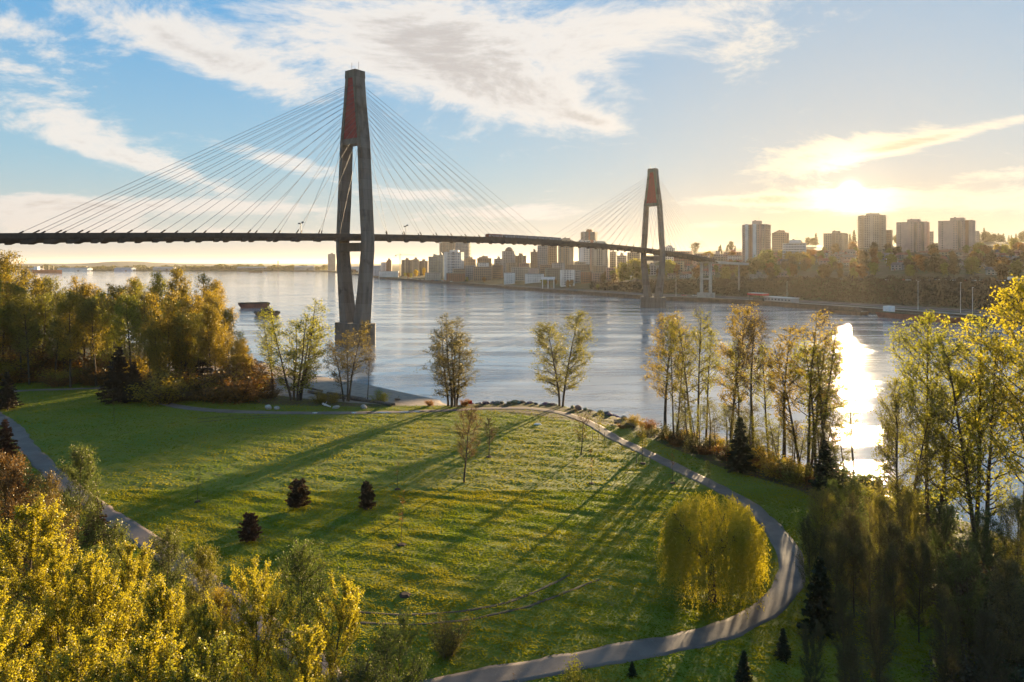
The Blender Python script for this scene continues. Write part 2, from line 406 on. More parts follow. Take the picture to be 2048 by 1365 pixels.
for k, (pts, w) in enumerate(PATHS):
    tag(ribbon(['path', 'path', 'gravel_track'][k], pts, w, mat('worn_asphalt', asphalt), 0.035 + 0.006 * k, seed=k * 7), kind='structure')
mud = worn('trodden_mud', (0.060, 0.042, 0.022), 0.8, 1.2, 0.4)
for k, r in enumerate(ruts):
    tag(ribbon('tyre_rut', r, 0.34, mud, 0.02, 0.10, 0.1, seed=40 + k), kind='structure')

# puddles lying on the far stretch of the path
def wet(nt): return principled(nt, (0.05, 0.045, 0.04), 0.03, None, 0.9)
pud = mat('puddle_water', wet)
PUD = [(632, 18), (712, 16), (742, 14), (770, 36), (812, 26), (838, 30), (868, 20)]
for k, (px, ln) in enumerate(PUD):
    c = min(path_main, key=lambda q: abs(CX + F * q[0] / q[1] - px) + (0 if q[1] > 140 else 1e6)); L = ln / F * c[1]
    pts = []
    for i in range(26):
        a = 2 * math.pi * i / 26; r = 0.75 + 0.35 * math.sin(3 * a + k) * math.cos(2 * a + 2 * k)
        pts.append((c[0] + L / 2 * r * math.cos(a), c[1] - 0.1 + 0.75 * r * math.sin(a)))
    z = near_at(c[0], c[1]) + 0.075
    m = MB(); m.add([(p[0], p[1], z) for p in pts], [tuple(range(26))])
    tag(m.build('puddle', pud), kind='structure')

# the river
def river(nt):                               # silty, wind-ruffled water
    p = wpos(nt)
    ps = nt.v('MULTIPLY', p, (0.40, 1.0, 1.0))
    n1 = nt.noise(ps, 0.045, 4, 0.55, dist=0.6); n2 = nt.noise(ps, 0.26, 4, 0.62, dist=0.5); n3 = nt.noise(ps, 1.5, 3, 0.6)
    n4 = nt.noise(nt.v('MULTIPLY', p, (0.5, 1.0, 1.0)), 0.012, 4, 0.55, dist=1.0)
    h = nt.m('ADD', nt.m('MULTIPLY', n1, 1.6), nt.m('MULTIPLY_ADD', n2, 0.9, nt.m('MULTIPLY', n3, 0.30)))
    c = nt.mix(nt.mapr(n4, 0.35, 0.65), (0.34, 0.345, 0.345, 1), (0.40, 0.395, 0.38, 1))
    r = nt.mapr(n4, 0.35, 0.68, 0.03, 0.07)
    lane = nt.noise(nt.v('MULTIPLY', p, (0.16, 1.0, 1.0)), 0.055, 4, 0.6, dist=0.7)          # calm lanes between ruffled ones
    b = nt.n('ShaderNodeBump'); nt.put(b.inputs['Height'], h); nt.put(b.inputs['Strength'], nt.mapr(lane, 0.42, 0.60, 0.05, 0.42)); b.inputs['Distance'].default_value = 1.0
    return principled(nt, c, r, b.outputs[0], 0.5, ior=2.2)
m = MB(); S = 30000
xs = [-S, -6000, -2000, -600, 0, 600, 2000, S]; ys = [-1200, 0, 200, 600, 1500, 4000, 12000, S]
m.add([(x, y, 0) for y in ys for x in xs], [(j * 8 + i, j * 8 + i + 1, j * 8 + i + 9, j * 8 + i + 8) for j in range(7) for i in range(7)])
tag(m.build('river', mat('river_water', river)), kind='structure')

# far bank: depth of the water's edge by photo column, then height by the distance inland
_fs = tab([(-2500, 3300), (-600, 3200), (470, 3050), (560, 3000), (655, 2900), (690, 2300), (735, 1893), (760, 1597), (860, 1277), (1000, 1002), (1100, 866), (1200, 774),
           (1300, 690), (1400, 655), (1500, 616), (1600, 561), (1750, 501), (1900, 448), (2048, 405), (2600, 311), (3600, 235)])
_hb = tab([(-2500, 0), (900, 0), (1000, 2), (1150, 4), (1300, 8), (1400, 11), (1600, 15), (2048, 17), (3600, 17)])
_hm = tab([(-2500, 0), (700, 0), (800, 6), (950, 16), (1100, 30), (1250, 44), (1400, 56), (1550, 64), (2048, 68), (3600, 70)])
def far_z(px, Y):
    d = Y - np.interp(px, *_fs)
    z = 3.4 + np.interp(px, *_hb) * np.interp(d, [55, 120], [0, 1]) + np.interp(px, *_hm) * np.interp(d, [110, 250, 500, 900, 1400, 2200], [0, .17, .46, .80, 1, 1.05])
    return np.where(d < 0, -3, z)
def far_ground(px, Y): return float(far_z(np.array(px, float), np.array(Y, float)))
cols_px = np.concatenate([np.linspace(-2500, 600, 50), np.linspace(620, 2200, 150), np.linspace(2230, 3600, 30)])
ds = np.array([0, 0.01, 6, 20, 40, 56, 70, 85, 100, 120, 140, 165, 200, 240, 280, 330, 390, 450, 520, 600, 700, 800, 900, 1050, 1200, 1400, 1700, 2200, 3000, 5000, 9000, 24000])
PXg, DG = np.meshgrid(cols_px, ds); Yg = np.interp(PXg, *_fs) + DG; Zg = far_z(PXg, Yg)
Zg = Zg + (vnoise(PXg / 14, DG / 60, 3) - 0.5) * 5.0 * np.clip((DG - 130) / 300, 0, 1) * np.interp(PXg, *_hm) / 60
Zg[0] = -2.0
Xg = np.clip((PXg - CX) / F * Yg, -29000, 29000); n_, m_ = PXg.shape; i = (np.arange(n_ - 1)[:, None] * m_ + np.arange(m_ - 1)[None, :]).ravel()
def far_mat(nt):
    p = wpos(nt); n1 = nt.noise(p, 0.012, 5, 0.6); n2 = nt.noise(p, 0.09, 5, 0.6)
    c = nt.mix(nt.mapr(n1, 0.35, 0.65), (0.085, 0.060, 0.034, 1), (0.060, 0.070, 0.026, 1))
    c = nt.mix(nt.mapr(n2, 0.5, 0.75), c, (0.13, 0.105, 0.075, 1))
    return principled(nt, c, 0.9, bump(nt, n2, 0.6, 3.0), 0.1)
tag(link('far_bank', fast_mesh('far_bank', np.stack([Xg, Yg, Zg], 2).reshape(-1, 3), np.stack([i, i + 1, i + m_ + 1, i + m_], 1), mat('far_bank_soil', far_mat), None, True)), kind='structure')
def fpt(px, Y, dz=0.0): return Vector(((px - CX) / F * Y, Y, far_ground(px, Y) + dz))

# ------------------------------------------------------------------ the cable-stayed bridge
T1 = Vector((-70.7, 315.4, 0)); T2 = Vector(((1306 - CX) / F * 570, 570, 0))
BD = (T2 - T1); SPAN = BD.length; BD = BD.normalized(); TR = Vector((BD.y, -BD.x, 0))     # along the deck, across it
bridge = thing('cable_stayed_bridge', 'slender cable-stayed railway bridge with two concrete diamond towers over the river', 'bridge', (T1.x, T1.y, 0))
def loc(p): return Vector(p) - Vector((T1.x, T1.y, 0))
def conc(nt):
    p = wpos(nt); n1 = nt.noise(nt.v('MULTIPLY', p, (0.5, 0.5, 0.05)), 1.0, 6, 0.62); n2 = nt.noise(p, 0.16, 4, 0.6); n3 = nt.noise(p, 3.0, 3, 0.6)
    sz = nt.n('ShaderNodeSeparateXYZ'); nt.put(sz.inputs[0], p)
    lift = nt.m('FRACT', nt.m('DIVIDE', sz.outputs[2], 4.6))
    lid = nt.n('ShaderNodeTexWhiteNoise', noise_dimensions='1D'); nt.put(lid.inputs['W'], nt.m('FLOOR', nt.m('DIVIDE', sz.outputs[2], 4.6)))
    c = nt.mix(nt.mapr(n1, 0.35, 0.68), (0.155, 0.135, 0.118, 1), (0.085, 0.070, 0.060, 1))
    c = nt.mix(nt.m('MULTIPLY', lid.outputs[0], 0.45), c, (0.19, 0.17, 0.155, 1))
    c = nt.mix(nt.mapr(n2, 0.52, 0.75), c, (0.065, 0.054, 0.048, 1))
    c = nt.mix(nt.mapr(lift, 0.0, 0.04, 0.55, 0.0), c, (0.045, 0.038, 0.034, 1))
    return principled(nt, c, 0.85, bump(nt, n3, 0.3, 0.08), 0.2)
M_CONC = mat('weathered_bridge_concrete', conc)
M_RED = worn('tower_red_paint', (0.27, 0.028, 0.03), 0.6, 0.25, 0.35)
M_DECK = worn('deck_concrete', (0.075, 0.056, 0.045), 0.8, 0.3, 0.35)
M_CABLE = worn('cable_sheath', (0.11, 0.095, 0.105), 0.5, 0.05, 0.2)
M_STEEL = worn('dark_painted_steel', (0.08, 0.075, 0.075), 0.5, 0.8, 0.3)

def deck_z(s):                              # s = distance from the near tower along the deck
    return float(np.interp(0, [0], [0])) + float(np.polyval(DZ, s / SPAN))
DZ = np.polyfit([-0.436, 0, 0.5, 1.0, 1.4], [43.9, 48.3, 49.5, 46.0, 38.6], 3)
def dk(s, w, dz=0.0): return loc(T1 + BD * s + TR * w + Vector((0, 0, deck_z(s) + dz)))

# cross profile of the towers: height, outer and inner half width of the legs
PROF = [(9.4, 7.2, 2.1), (24, 8.35, 4.75), (42, 9.7, 7.1), (47, 9.75, 7.25), (68, 8.45, 5.75), (91, 7.0, 4.75), (108, 4.75, 2.85), (119.4, 3.6, 1.5)]
def tower(base, zs, name_note):
    t = link('tower', None, bridge, loc(base)); tag(t, name_note)
    def P(w, z, b): return Vector((TR * w + BD * b)) + Vector((0, 0, z * zs))
    def dep(z): return float(np.interp(z, [9, 42, 91, 122.8], [3.1, 3.0, 2.95, 2.9]))
    for sgn in (1, -1):
        m = MB(); vs = []; lv = PROF
        for z, wo, wi in lv:
            d = dep(z); c = 0.35
            vs += [P(sgn * wo, z, -d + c), P(sgn * (wo - c), z, -d), P(sgn * wi, z, -d), P(sgn * wi, z, d), P(sgn * (wo - c), z, d), P(sgn * wo, z, d - c)]
        k = len(lv); n = 6
        fs = [(i * n + j, i * n + (j + 1) % n, (i + 1) * n + (j + 1) % n, (i + 1) * n + j) for i in range(k - 1) for j in range(n)] + [tuple(range(n)), tuple(range((k - 1) * n, k * n))]
        m.add(vs, fs); m.build('tower_leg', M_CONC, t)
    m = MB()                                     # head joining the legs
    d = dep(120); top = 122.8
    vs = [P(w, z, b) for z, w0 in ((119.4, 3.6), (top, 3.3)) for w, b in ((-w0, -d), (w0, -d), (w0, d), (-w0, d))]
    m.add(vs, [(3, 2, 1, 0), (4, 5, 6, 7), (0, 1, 5, 4), (1, 2, 6, 5), (2, 3, 7, 6), (3, 0, 4, 7)]); m.build('tower_head', M_CONC, t)
    for z0, z1, nm in ((89.6, 92.2, 'upper_crossbeam'), (41.6, 45.4, 'lower_crossbeam')):
        wi = float(np.interp((z0 + z1) / 2, [p[0] for p in PROF], [p[2] for p in PROF])) + 0.9; d = 2.55; m = MB()
        vs = [P(w, z, b) for z in (z0, z1) for w, b in ((-wi, -d), (wi, -d), (wi, d), (-wi, d))]
        m.add(vs, [(3, 2, 1, 0), (4, 5, 6, 7), (0, 1, 5, 4), (1, 2, 6, 5), (2, 3, 7, 6), (3, 0, 4, 7)]); m.build(nm, M_CONC, t)
    zs_ = np.linspace(92.2, 119.4, 10)                # red infill: ribbed panels between the legs, both faces
    for face in (-1, 1):
        pan = link('infill_panel', None, t)
        m = MB()
        for a, b in zip(zs_[:-1], zs_[1:]):
            wa, wb = (float(np.interp(q, [p[0] for p in PROF], [p[2] for p in PROF])) + 0.25 for q in (a, b)); o = face * (dep(a) - 0.3); e = face * 0.16
            vs = [P(w, z, bb) for bb in (o, o - e * 2) for (w, z) in ((-wa, a + 0.03), (wa, a + 0.03), (wb, b - 0.06), (-wb, b - 0.06))]
            m.add(vs, [(3, 2, 1, 0), (4, 5, 6, 7), (0, 1, 5, 4), (1, 2, 6, 5), (2, 3, 7, 6), (3, 0, 4, 7)])
        me = m.mesh('infill_panel', M_RED); COL.objects.unlink(pan); bpy.data.objects.remove(pan)
        tag(link('infill_panel', me, t), 'red panel set between the tower legs')
    m = MB(); pts = []                               # pier with faceted ends
    for (w, b) in ((-10.2, -2.6), (-8.6, -4.4), (8.6, -4.4), (10.2, -2.6), (10.2, 2.6), (8.6, 4.4), (-8.6, 4.4), (-10.2, 2.6)):
        q = TR * w + BD * b; pts.append((q.x, q.y))
    m.prism(pts, -2, 9.45 * zs); m.build('pier', M_CONC, t)
    for (w, b) in ((-2.2, 0), (1.5, 0.8)): m = MB(); m.tube([P(w, top, b), P(w, top + 4.2, b)], 0.09, 5); m.build('lightning_rod', M_STEEL, t)
    return t
tower(T1, 1.0, 'near tower, tall weathered concrete diamond with red panel'); ZS2 = (36.5 + 188 / F * 570) / 122.8
tower(T2, ZS2, 'far tower, smaller in the distance beside the city bank')

# deck
S0, S1 = -SPAN * 0.80, SPAN * 1.40
def deck_run(name, prof, material, s0=S0, s1=S1, n=90):
    m = MB(); ss = np.linspace(s0, s1, n); k = len(prof); vs = [dk(s, w, z) for s in ss for (w, z) in prof]
    fs = [(i * k + j, i * k + (j + 1) % k, (i + 1) * k + (j + 1) % k, (i + 1) * k + j) for i in range(n - 1) for j in range(k)] + [tuple(range(k - 1, -1, -1)), tuple(range((n - 1) * k, n * k))]
    m.add(vs, fs); return m.build(name, material, bridge)
deck_run('deck_slab', [(-6.3, 0), (-6.3, -0.5), (-5.6, -1.75), (-4.6, -1.8), (-4.0, -0.7), (4.0, -0.7), (4.6, -1.8), (5.6, -1.75), (6.3, -0.5), (6.3, 0)], M_DECK)
for sg in (-1, 1):
    deck_run('parapet', [(sg * 6.25 - 0.12, 0.003), (sg * 6.25 + 0.12, 0.003), (sg * 6.25 + 0.12, 1.1), (sg * 6.25 - 0.12, 1.1)], M_DECK)
    for w in (1.6, 3.05): deck_run('rail', [(sg * w - 0.06, 0.003), (sg * w + 0.06, 0.003), (sg * w + 0.06, 0.2), (sg * w - 0.06, 0.2)], M_STEEL)
deck_run('walkway', [(-0.5, 0.003), (0.5, 0.003), (0.5, 0.35), (-0.5, 0.35)], M_STEEL)

# stay cables: 13 a side in two planes on both towers, with their anchor blocks under the deck edge
half = SPAN / 2
side = [14 + 11.0 * k for k in range(9)] + [110, 117, 123, 129]; main = [14 + 11.4 * k for k in range(13)]
for (base_s, zs, plan) in ((0.0, 1.0, ((-1, side), (1, main))), (SPAN, ZS2, ((-1, main), (1, side)))):
    for dirn, lst in plan:
        for k, dist in enumerate(lst):
            zt = (90.5 + (116.0 - 90.5) * (k / 12) ** 0.85) * zs
            for sg in (-1, 1):
                s = base_s + dirn * dist
                wt_ = float(np.interp(zt / zs, [p[0] for p in PROF], [(p[1] + p[2]) / 2 for p in PROF]))
                tp = loc((T1 if base_s == 0 else T2) + TR * (sg * wt_) + BD * (dirn * 2.7) + Vector((0, 0, zt)))
                an = dk(s, sg * 6.05, 1.1)
                m = MB(); m.tube([an + (an - tp).normalized() * 1.2, tp], 0.065, 6)
                c = m.build('stay_cable', M_CABLE, bridge)
                b = MB(); u = (tp - an).normalized(); h = Vector((BD.x * -dirn, BD.y * -dirn, 0))
                q = dk(s, sg * 5.95, 0); L = 1.8 + 1.1 * k / 12
                out = TR * 0.42
                prof = [q + h * 0.4 + Vector((0, 0, -0.55)), q - h * (L + 0.6) + Vector((0, 0, -1.3)), q - h * (L + 0.5) + Vector((0, 0, -2.35)), q - h * (L - 0.9) + Vector((0, 0, -2.35)), q + h * 0.6 + Vector((0, 0, -1.3))]
                n5 = 5; vs = [p - out for p in prof] + [p + out for p in prof]
                b.add(vs, [tuple(range(n5)), tuple(range(2 * n5 - 1, n5 - 1, -1))] + [(i, i + n5, (i + 1) % n5 + n5, (i + 1) % n5) for i in range(n5)])
                b.tube([an - u * 0.9, an + u * 1.7], 0.24, 6)
                b.build('anchor_block', M_DECK, c)

# floodlights on masts beside the towers
for s in (-34, 26, SPAN - 26, SPAN + 20):
    m = MB(); p = dk(s, 6.15, 0.7)
    m.tube([p, p + Vector((0, 0, 4.6))], 0.12, 6); m.beam(p + Vector((0, 0, 4.5)) - BD * 0.9, p + Vector((0, 0, 4.5)) + BD * 0.9, 0.14)
    lm = m.build('lamp_mast', M_STEEL, bridge)
    for e, dz in ((-0.8, 4.3), (0.85, 4.9)):
        m = MB(); c = p + BD * e + Vector((0, 0, dz)); m.box(c, (0.95, 0.6, 0.55), 0.6, 0.7); m.build('floodlight', M_STEEL, lm)

# end piers: at the near shore (left of the photo) and the tall twin column bent on the far bank
M_PALE = worn('pale_pier_concrete', (0.40, 0.36, 0.31), 0.8, 0.2, 0.3)
def bent(s, zb, h_w, rc, mid):
    M_CONC = M_PALE
    m = MB(); zt = deck_z(s) - 1.5
    b = link('approach_pier', None, bridge, loc(T1 + BD * s))
    for sg in (-1, 1):
        m = MB(); q = TR * sg * h_w; m.box((q.x, q.y, (zb + zt) / 2), (rc, rc * 1.2, zt - zb), math.atan2(BD.y, BD.x)); m.build('column', M_CONC, b)
    m = MB(); m.beam(TR * -(h_w + rc) + Vector((0, 0, zt - 0.9)), TR * (h_w + rc) + Vector((0, 0, zt - 0.9)), 2.6, 1.75); m.build('cap_beam', M_CONC, b)
    if mid: m = MB(); zm = zb + (zt - zb) * 0.48; m.beam(TR * -(h_w - rc / 2) + Vector((0, 0, zm)), TR * (h_w - rc / 2) + Vector((0, 0, zm)), 1.4, 1.6); m.build('tie_beam', M_CONC, b)
    m = MB(); r = math.atan2(BD.y, BD.x); m.box((0, 0, zb - 0.5), (7.5, 15, 5.0), r); m.build('pile_cap', M_CONC, b)
bent(SPAN * 1.375, 6.0, 4.3, 2.0, True); bent(-150, 2.5, 3.4, 2.2, False)
# guideway beyond the bent, curving off to the right between trees
p0 = T1 + BD * S1; pts = []; a = math.atan2(BD.x, BD.y); q = Vector((p0.x, p0.y, 0)); z = deck_z(S1)
M_WHITE = worn('pale_concrete', (0.52, 0.50, 0.46), 0.7, 0.2, 0.25)
m = MB(); ring = []
for k in range(14):
    t = Vector((math.sin(a), math.cos(a), 0)); n = Vector((t.y, -t.x, 0)); c = loc(q + Vector((0, 0, z)))
    ring += [c - n * 4.6, c + n * 4.6, c + n * 4.2 - Vector((0, 0, 2.2)), c - n * 4.2 - Vector((0, 0, 2.2))]
    pts.append((q.copy(), z)); q = q + t * 4.5; a += math.radians(3.2); z -= 0.18
m.add(ring, [(i * 4 + j, i * 4 + (j + 1) % 4, i * 4 + 4 + (j + 1) % 4, i * 4 + 4 + j) for i in range(13) for j in range(4)] + [(3, 2, 1, 0), (52, 53, 54, 55)])
m.build('curved_guideway', M_WHITE, bridge)
for k in (11,):
    q, z = pts[k]; g = far_ground(float(col_of(q.x, q.y)), q.y); m = MB(); m.box(loc((q.x, q.y, (g - 2 + z - 2.2) / 2)), (1.1, 1.1, z - 2.2 - g + 2)); m.build('guideway_column', M_PALE, bridge)

# the train on the deck: six short cars
ts0 = None
def s_of_px(px):
    lo, hi = 0.0, SPAN
    for _ in range(50):
        mid = (lo + hi) / 2; q = T1 + BD * mid
        if CX + F * q.x / q.y < px: lo = mid
        else: hi = mid
    return lo
sa, sb = s_of_px(966), s_of_px(1113)
train = thing('train', 'dark six-car light rail train crossing the bridge between the towers', 'train', tuple(T1 + BD * sa + Vector((0, 0, deck_z(sa)))))
tr0 = Vector(train.location)
M_CAR = worn('train_body', (0.085, 0.075, 0.08), 0.45, 0.5, 0.25); M_REDF = worn('train_red_front', (0.15, 0.035, 0.03), 0.45, 0.5, 0.2)
def glassy(col, rough=0.12): return lambda nt: principled(nt, nt.mix(nt.mapr(nt.noise(wpos(nt), 0.35, 3, 0.6), 0.35, 0.65), c4(col), c4(tuple(x * 1.7 for x in col))), rough, None, 0.7)
M_TGLASS = mat('train_window', glassy((0.16, 0.17, 0.20)))
edges = [s_of_px(p) for p in (966, 997, 1021, 1044, 1066, 1088, 1114)]
ry = math.atan2(BD.y, BD.x)
for k in range(6):
    a_, b_ = edges[k] + 0.35, edges[k + 1] - 0.35; c = T1 + BD * ((a_ + b_) / 2) + TR * 2.4; zc = deck_z((a_ + b_) / 2); L = b_ - a_
    slope = (deck_z(b_) - deck_z(a_)) / L
    body = MB(); w, hh = 1.35, 3.1; ring = []
    for s_, ins in ((-L / 2, 0.35), (-L / 2 + 0.6, 0), (L / 2 - 0.6, 0), (L / 2, 0.35)):
        e = 1 if k in (0, 5) else 0.3
        for (ww, z) in ((-w + ins * e, 0.55), (w - ins * e, 0.55), (w - ins * e, 2.6), (w - 0.4 - ins * e, hh - ins * e), (-w + 0.4 + ins * e, hh - ins * e), (-w + ins * e, 2.6)):
            ring.append(BD * s_ + TR * ww + Vector((0, 0, z + s_ * slope)))
    body.add(ring, [(i * 6 + j, i * 6 + (j + 1) % 6, i * 6 + 6 + (j + 1) % 6, i * 6 + 6 + j) for i in range(3) for j in range(6)] + [tuple(range(5, -1, -1)), tuple(range(18, 24))])
    car = body.build('train_car', M_REDF if k == 0 else M_CAR, train, Vector((c.x, c.y, zc)) - tr0)
    nwin = 7; me = None
    for j in range(nwin):
        s_ = -L / 2 + (j + 0.5) * L / nwin
        for sg in (-1, 1):
            if me is None: mm = MB(); mm.box((0, 0, 0), (L / nwin * 0.72, 0.06, 0.85), ry); me = mm.mesh('window', M_TGLASS)
            link('window', me, car, BD * s_ + TR * (sg * (w + 0.01)) + Vector((0, 0, 1.95 + s_ * slope)))
    mm = MB()
    for s_ in (-L / 2 + 2.2, L / 2 - 2.2): mm.box(BD * s_ + Vector((0, 0, 0.33 + s_ * slope)), (2.4, 1.9, 0.45), ry)
    mm.build('bogie', M_STEEL, car)

# ------------------------------------------------------------------ the city on the far bank
rng = random.Random(7)
WALLS = {'brown': (0.26, 0.19, 0.14), 'tan': (0.34, 0.27, 0.20), 'beige': (0.42, 0.36, 0.29), 'white': (0.62, 0.60, 0.57), 'grey': (0.30, 0.29, 0.28),
         'dark': (0.13, 0.11, 0.10), 'brick': (0.25, 0.115, 0.08), 'pink': (0.46, 0.33, 0.28), 'blue': (0.30, 0.36, 0.45), 'green': (0.19, 0.22, 0.19), 'rose': (0.40, 0.24, 0.20)}
def wall(c): return worn('wall_' + c, WALLS[c], 0.8, 0.06, 0.25)
M_GLASS = {k: mat('glazing_' + k, glassy(v, 0.15)) for k, v in {'dark': (0.035, 0.04, 0.05), 'blue': (0.07, 0.10, 0.13), 'warm': (0.06, 0.05, 0.045)}.items()}
M_ROOF = worn('flat_roof_gravel', (0.20, 0.18, 0.165), 0.9, 0.2, 0.3)
def building(name, label, x0, x1, ytop, Y, wallc, glass='dark', rot=None, aspect=0.8, floor=3.1, bay=3.4, pier=0.32, span=0.42, balc=0.0, pent=0.35, pent_h=4.0, pent_c=None, cat='apartment block', steps=0, ybase=None, group=None, dome=False, hat=None, fins=()):
    cx = (x0 + x1) / 2; X = (cx - CX) / F * Y; wide = (x1 - x0) / F * Y
    rot = rng.uniform(-0.25, 0.1) if rot is None else rot
    face = math.atan2(X, Y); r = -face + rot; a = abs(rot)
    w = wide / (math.cos(a) + aspect * math.sin(a)); d = w * aspect
    g = far_ground(cx, Y) if ybase is None else H - (ybase - HY) / F * Y
    zt = H - (ytop - HY) / F * Y; h = max(zt - g, 4.0); 
    if pent: h = max(h - pent_h, 3.5)
    t = thing(name, label, cat, (X, Y, g), r, group)
    n = max(1, round((h - 0.9) / floor)); fh = (h - 0.9) / n
    W = wall(wallc)
    m = MB(); m.box((0, 0, h / 2 - 2), (w - 0.7, d - 0.7, h + 3.9)); m.build('glazing', M_GLASS[glass], t)
    m = MB()
    for k in range(n + 1):
        hh = span * fh if k else span * fh + 4
        z = k * fh + span * fh / 2 if k else span * fh / 2 - 2
        if k == n: hh = 0.9 + 0.1; z = h - 0.5
        m.box((0, 0, z), (w - 0.12, d - 0.12, hh))
    m.build('spandrel', W, t)['kind'] = 'stuff'
    m = MB(); nb = max(2, round(w / bay)); nd_ = max(2, round(d / bay))
    for i in range(nb + 1):
        x = -w / 2 + i * w / nb; pw = pier * bay * (1.3 if i in (0, nb) else 1)
        for sy in (-1, 1): m.box((max(-w / 2 + pw / 2, min(w / 2 - pw / 2, x)), sy * (d / 2 - 0.2), h / 2 - 2), (pw, 0.42, h + 3.9))
    for i in range(nd_ + 1):
        y = -d / 2 + i * d / nd_; pw = pier * bay * (1.3 if i in (0, nd_) else 1)
        for sx in (-1, 1): m.box((sx * (w / 2 - 0.205), max(-d / 2 + pw / 2 + 0.01, min(d / 2 - pw / 2 - 0.01, y)), h / 2 - 2.01), (0.42, pw, h + 3.9))
    m.build('pier', W, t)['kind'] = 'stuff'
    for (fx_, fw_, fc_, fo_) in fins:           # projecting bays and dark window strips on the front
        m = MB(); m.box((fx_ * w, -d / 2 - fo_ / 2 + 0.2, h / 2 - 1.5 + fo_), (fw_ * w, fo_ + 0.4, h + 2.9)); m.build('window_strip' if fc_ == 'glass' else 'projecting_bay', M_GLASS['dark'] if fc_ == 'glass' else wall(fc_), t)
    if balc:
        m = MB()
        for k in range(1, n):
            for bx in ([-1, 1] if balc == 1 else [-0.55, 0.1, 0.6]):
                if balc == 1: m.box((bx * (w / 2 + 0.55), -d * 0.15, k * fh + 0.1), (1.5, d * 0.5, 0.22)); m.box((bx * (w / 2 + 1.2), -d * 0.15, k * fh + 0.65), (0.1, d * 0.5, 0.9))
                m.box((bx * w * 0.42 if balc == 1 else bx * w * 0.6, -d / 2 - 0.6, k * fh + 0.1), (w * 0.16, 1.5, 0.22))
                m.box((bx * w * 0.42 if balc == 1 else bx * w * 0.6, -d / 2 - 1.25, k * fh + 0.65), (w * 0.16, 0.1, 0.9))
        m.build('balcony', W, t)['kind'] = 'stuff'
    m = MB(); m.box((0, 0, h + 0.06), (w + 0.3, d + 0.3, 0.5)); m.build('roof', M_ROOF, t)
    if pent:
        P_ = wall(pent_c or wallc)
        m = MB(); m.box((w * 0.03, 0, h + 0.31 + pent_h / 2), (w * pent, d * 0.5, pent_h))
        if steps: m.box((-w * 0.18, 0, h + 0.315 + pent_h * 0.25), (w * 0.4, d * 0.62, pent_h * 0.5))
        ph = m.build('penthouse', P_, t)
        mm = MB(); mm.tube([(w * 0.1, 0, h + pent_h), (w * 0.1, 0, h + pent_h + 5)], 0.12, 5); mm.box((-w * 0.05, 0, h + pent_h + 0.9), (2.2, 2.2, 1.4)); mm.build('roof_plant', M_STEEL, ph)
    if dome:
        m = MB(); R = w * 0.33
        for k in range(5): 
            a0, a1 = k * math.pi / 10, (k + 1) * math.pi / 10
            m.prism([(R * math.cos(a0) * math.cos(q * math.pi / 6), R * math.cos(a0) * math.sin(q * math.pi / 6)) for q in range(12)], h + 0.3 + R * math.sin(a0), h + 0.3 + R * math.sin(a1), math.cos(a1) / math.cos(a0))
        m.build('domed_roof', wall('dark'), t)
    if hat:
        m = MB(); m.prism([(-w / 2, -d / 2), (w / 2, -d / 2), (w / 2, d / 2), (-w / 2, d / 2)], h + 0.32, h + 0.32 + w * 0.2, 0.55); m.build('hipped_roof', wall(hat), t)
    return t

B = building
B('apartment_tower', 'lone pale tower on the far shore just left of the near bridge tower', 656, 672, 507, 2950, 'grey', pent=.4, bay=5, floor=4.5)
B('office_block', 'low blue-white block at the left end of the city waterfront', 747, 766, 532, 1760, 'blue', 'blue', pent=0, span=.35, pier=.4, cat='building')
B('office_block', 'white ribbed block between the blue block and a brown tower at left', 762, 777, 525, 1740, 'white', pent=0, pier=.5, cat='building')
B('apartment_tower', 'dark reddish tower with vertical stripe left of the crane', 773, 784, 518, 1720, 'brick', pent=.5, pier=.6)
B('apartment_block', 'brown slab block immediately right of the tower crane', 803, 825, 517, 1700, 'brown', pent=.3, pier=.45, fins=((-.15,.14,'tan',.5),(.25,.1,'dark',.2)))
B('apartment_block', 'brown slab block second right of the tower crane', 824, 839, 516, 1660, 'tan', pent=.4, pier=.5)
B('apartment_block', 'long brown block behind the two yellow trees', 836, 859, 519, 1690, 'brown', pent=.3, pier=.5, fins=((-.2,.12,'dark',.2),(.2,.12,'tan',.4)))
B('apartment_block', 'greenish glass block left of the white waterfront tower', 857, 882, 510, 1420, 'green', 'blue', pent=.3, span=.3, pier=.2)
B('apartment_block', 'narrow green block touching the white waterfront tower', 874, 890, 507, 1390, 'green', 'blue', pent=.3, span=.3)
B('apartment_tower', 'brown twin-roofed high-rise rising behind the white waterfront tower', 879, 914, 483, 1560, 'tan', pent=.45, pier=.5, steps=1, fins=((-.2,.14,'brown',.7),(.2,.14,'brown',.7)))
B('apartment_tower', 'tall grey glass high-rise whose top meets the bridge deck', 911, 942, 479, 1520, 'grey', 'blue', pent=.4, span=.28, pier=.16, balc=1)
B('apartment_tower', 'white waterfront tower with open balconies near the quay', 888, 928, 501, 1330, 'white', 'blue', pent=.5, span=.3, pier=.22, balc=2, fins=((-.38,.16,'white',.8),(.05,.12,'glass',.1)))
B('apartment_block', 'stepped brown block right of the white waterfront tower', 928, 953, 515, 1420, 'brown', pent=.4, steps=1)
B('apartment_block', 'brown block with peaked penthouse left of the domed tower', 954, 983, 513, 1380, 'brown', pent=.45, steps=1, balc=2)
B('apartment_block', 'grey block attached to the left of the domed tower', 988, 1007, 514, 1340, 'grey', pent=.3)
B('apartment_tower', 'tower with dark domed roof under the middle of the train', 1004, 1032, 503, 1320, 'grey', pent=0, dome=True, pier=.4)
B('apartment_block', 'ribbed block attached to the right of the domed tower', 1029, 1053, 508, 1330, 'brown', pent=.35, pier=.5, fins=((-.15,.1,'dark',.2),(.2,.16,'tan',.4)))
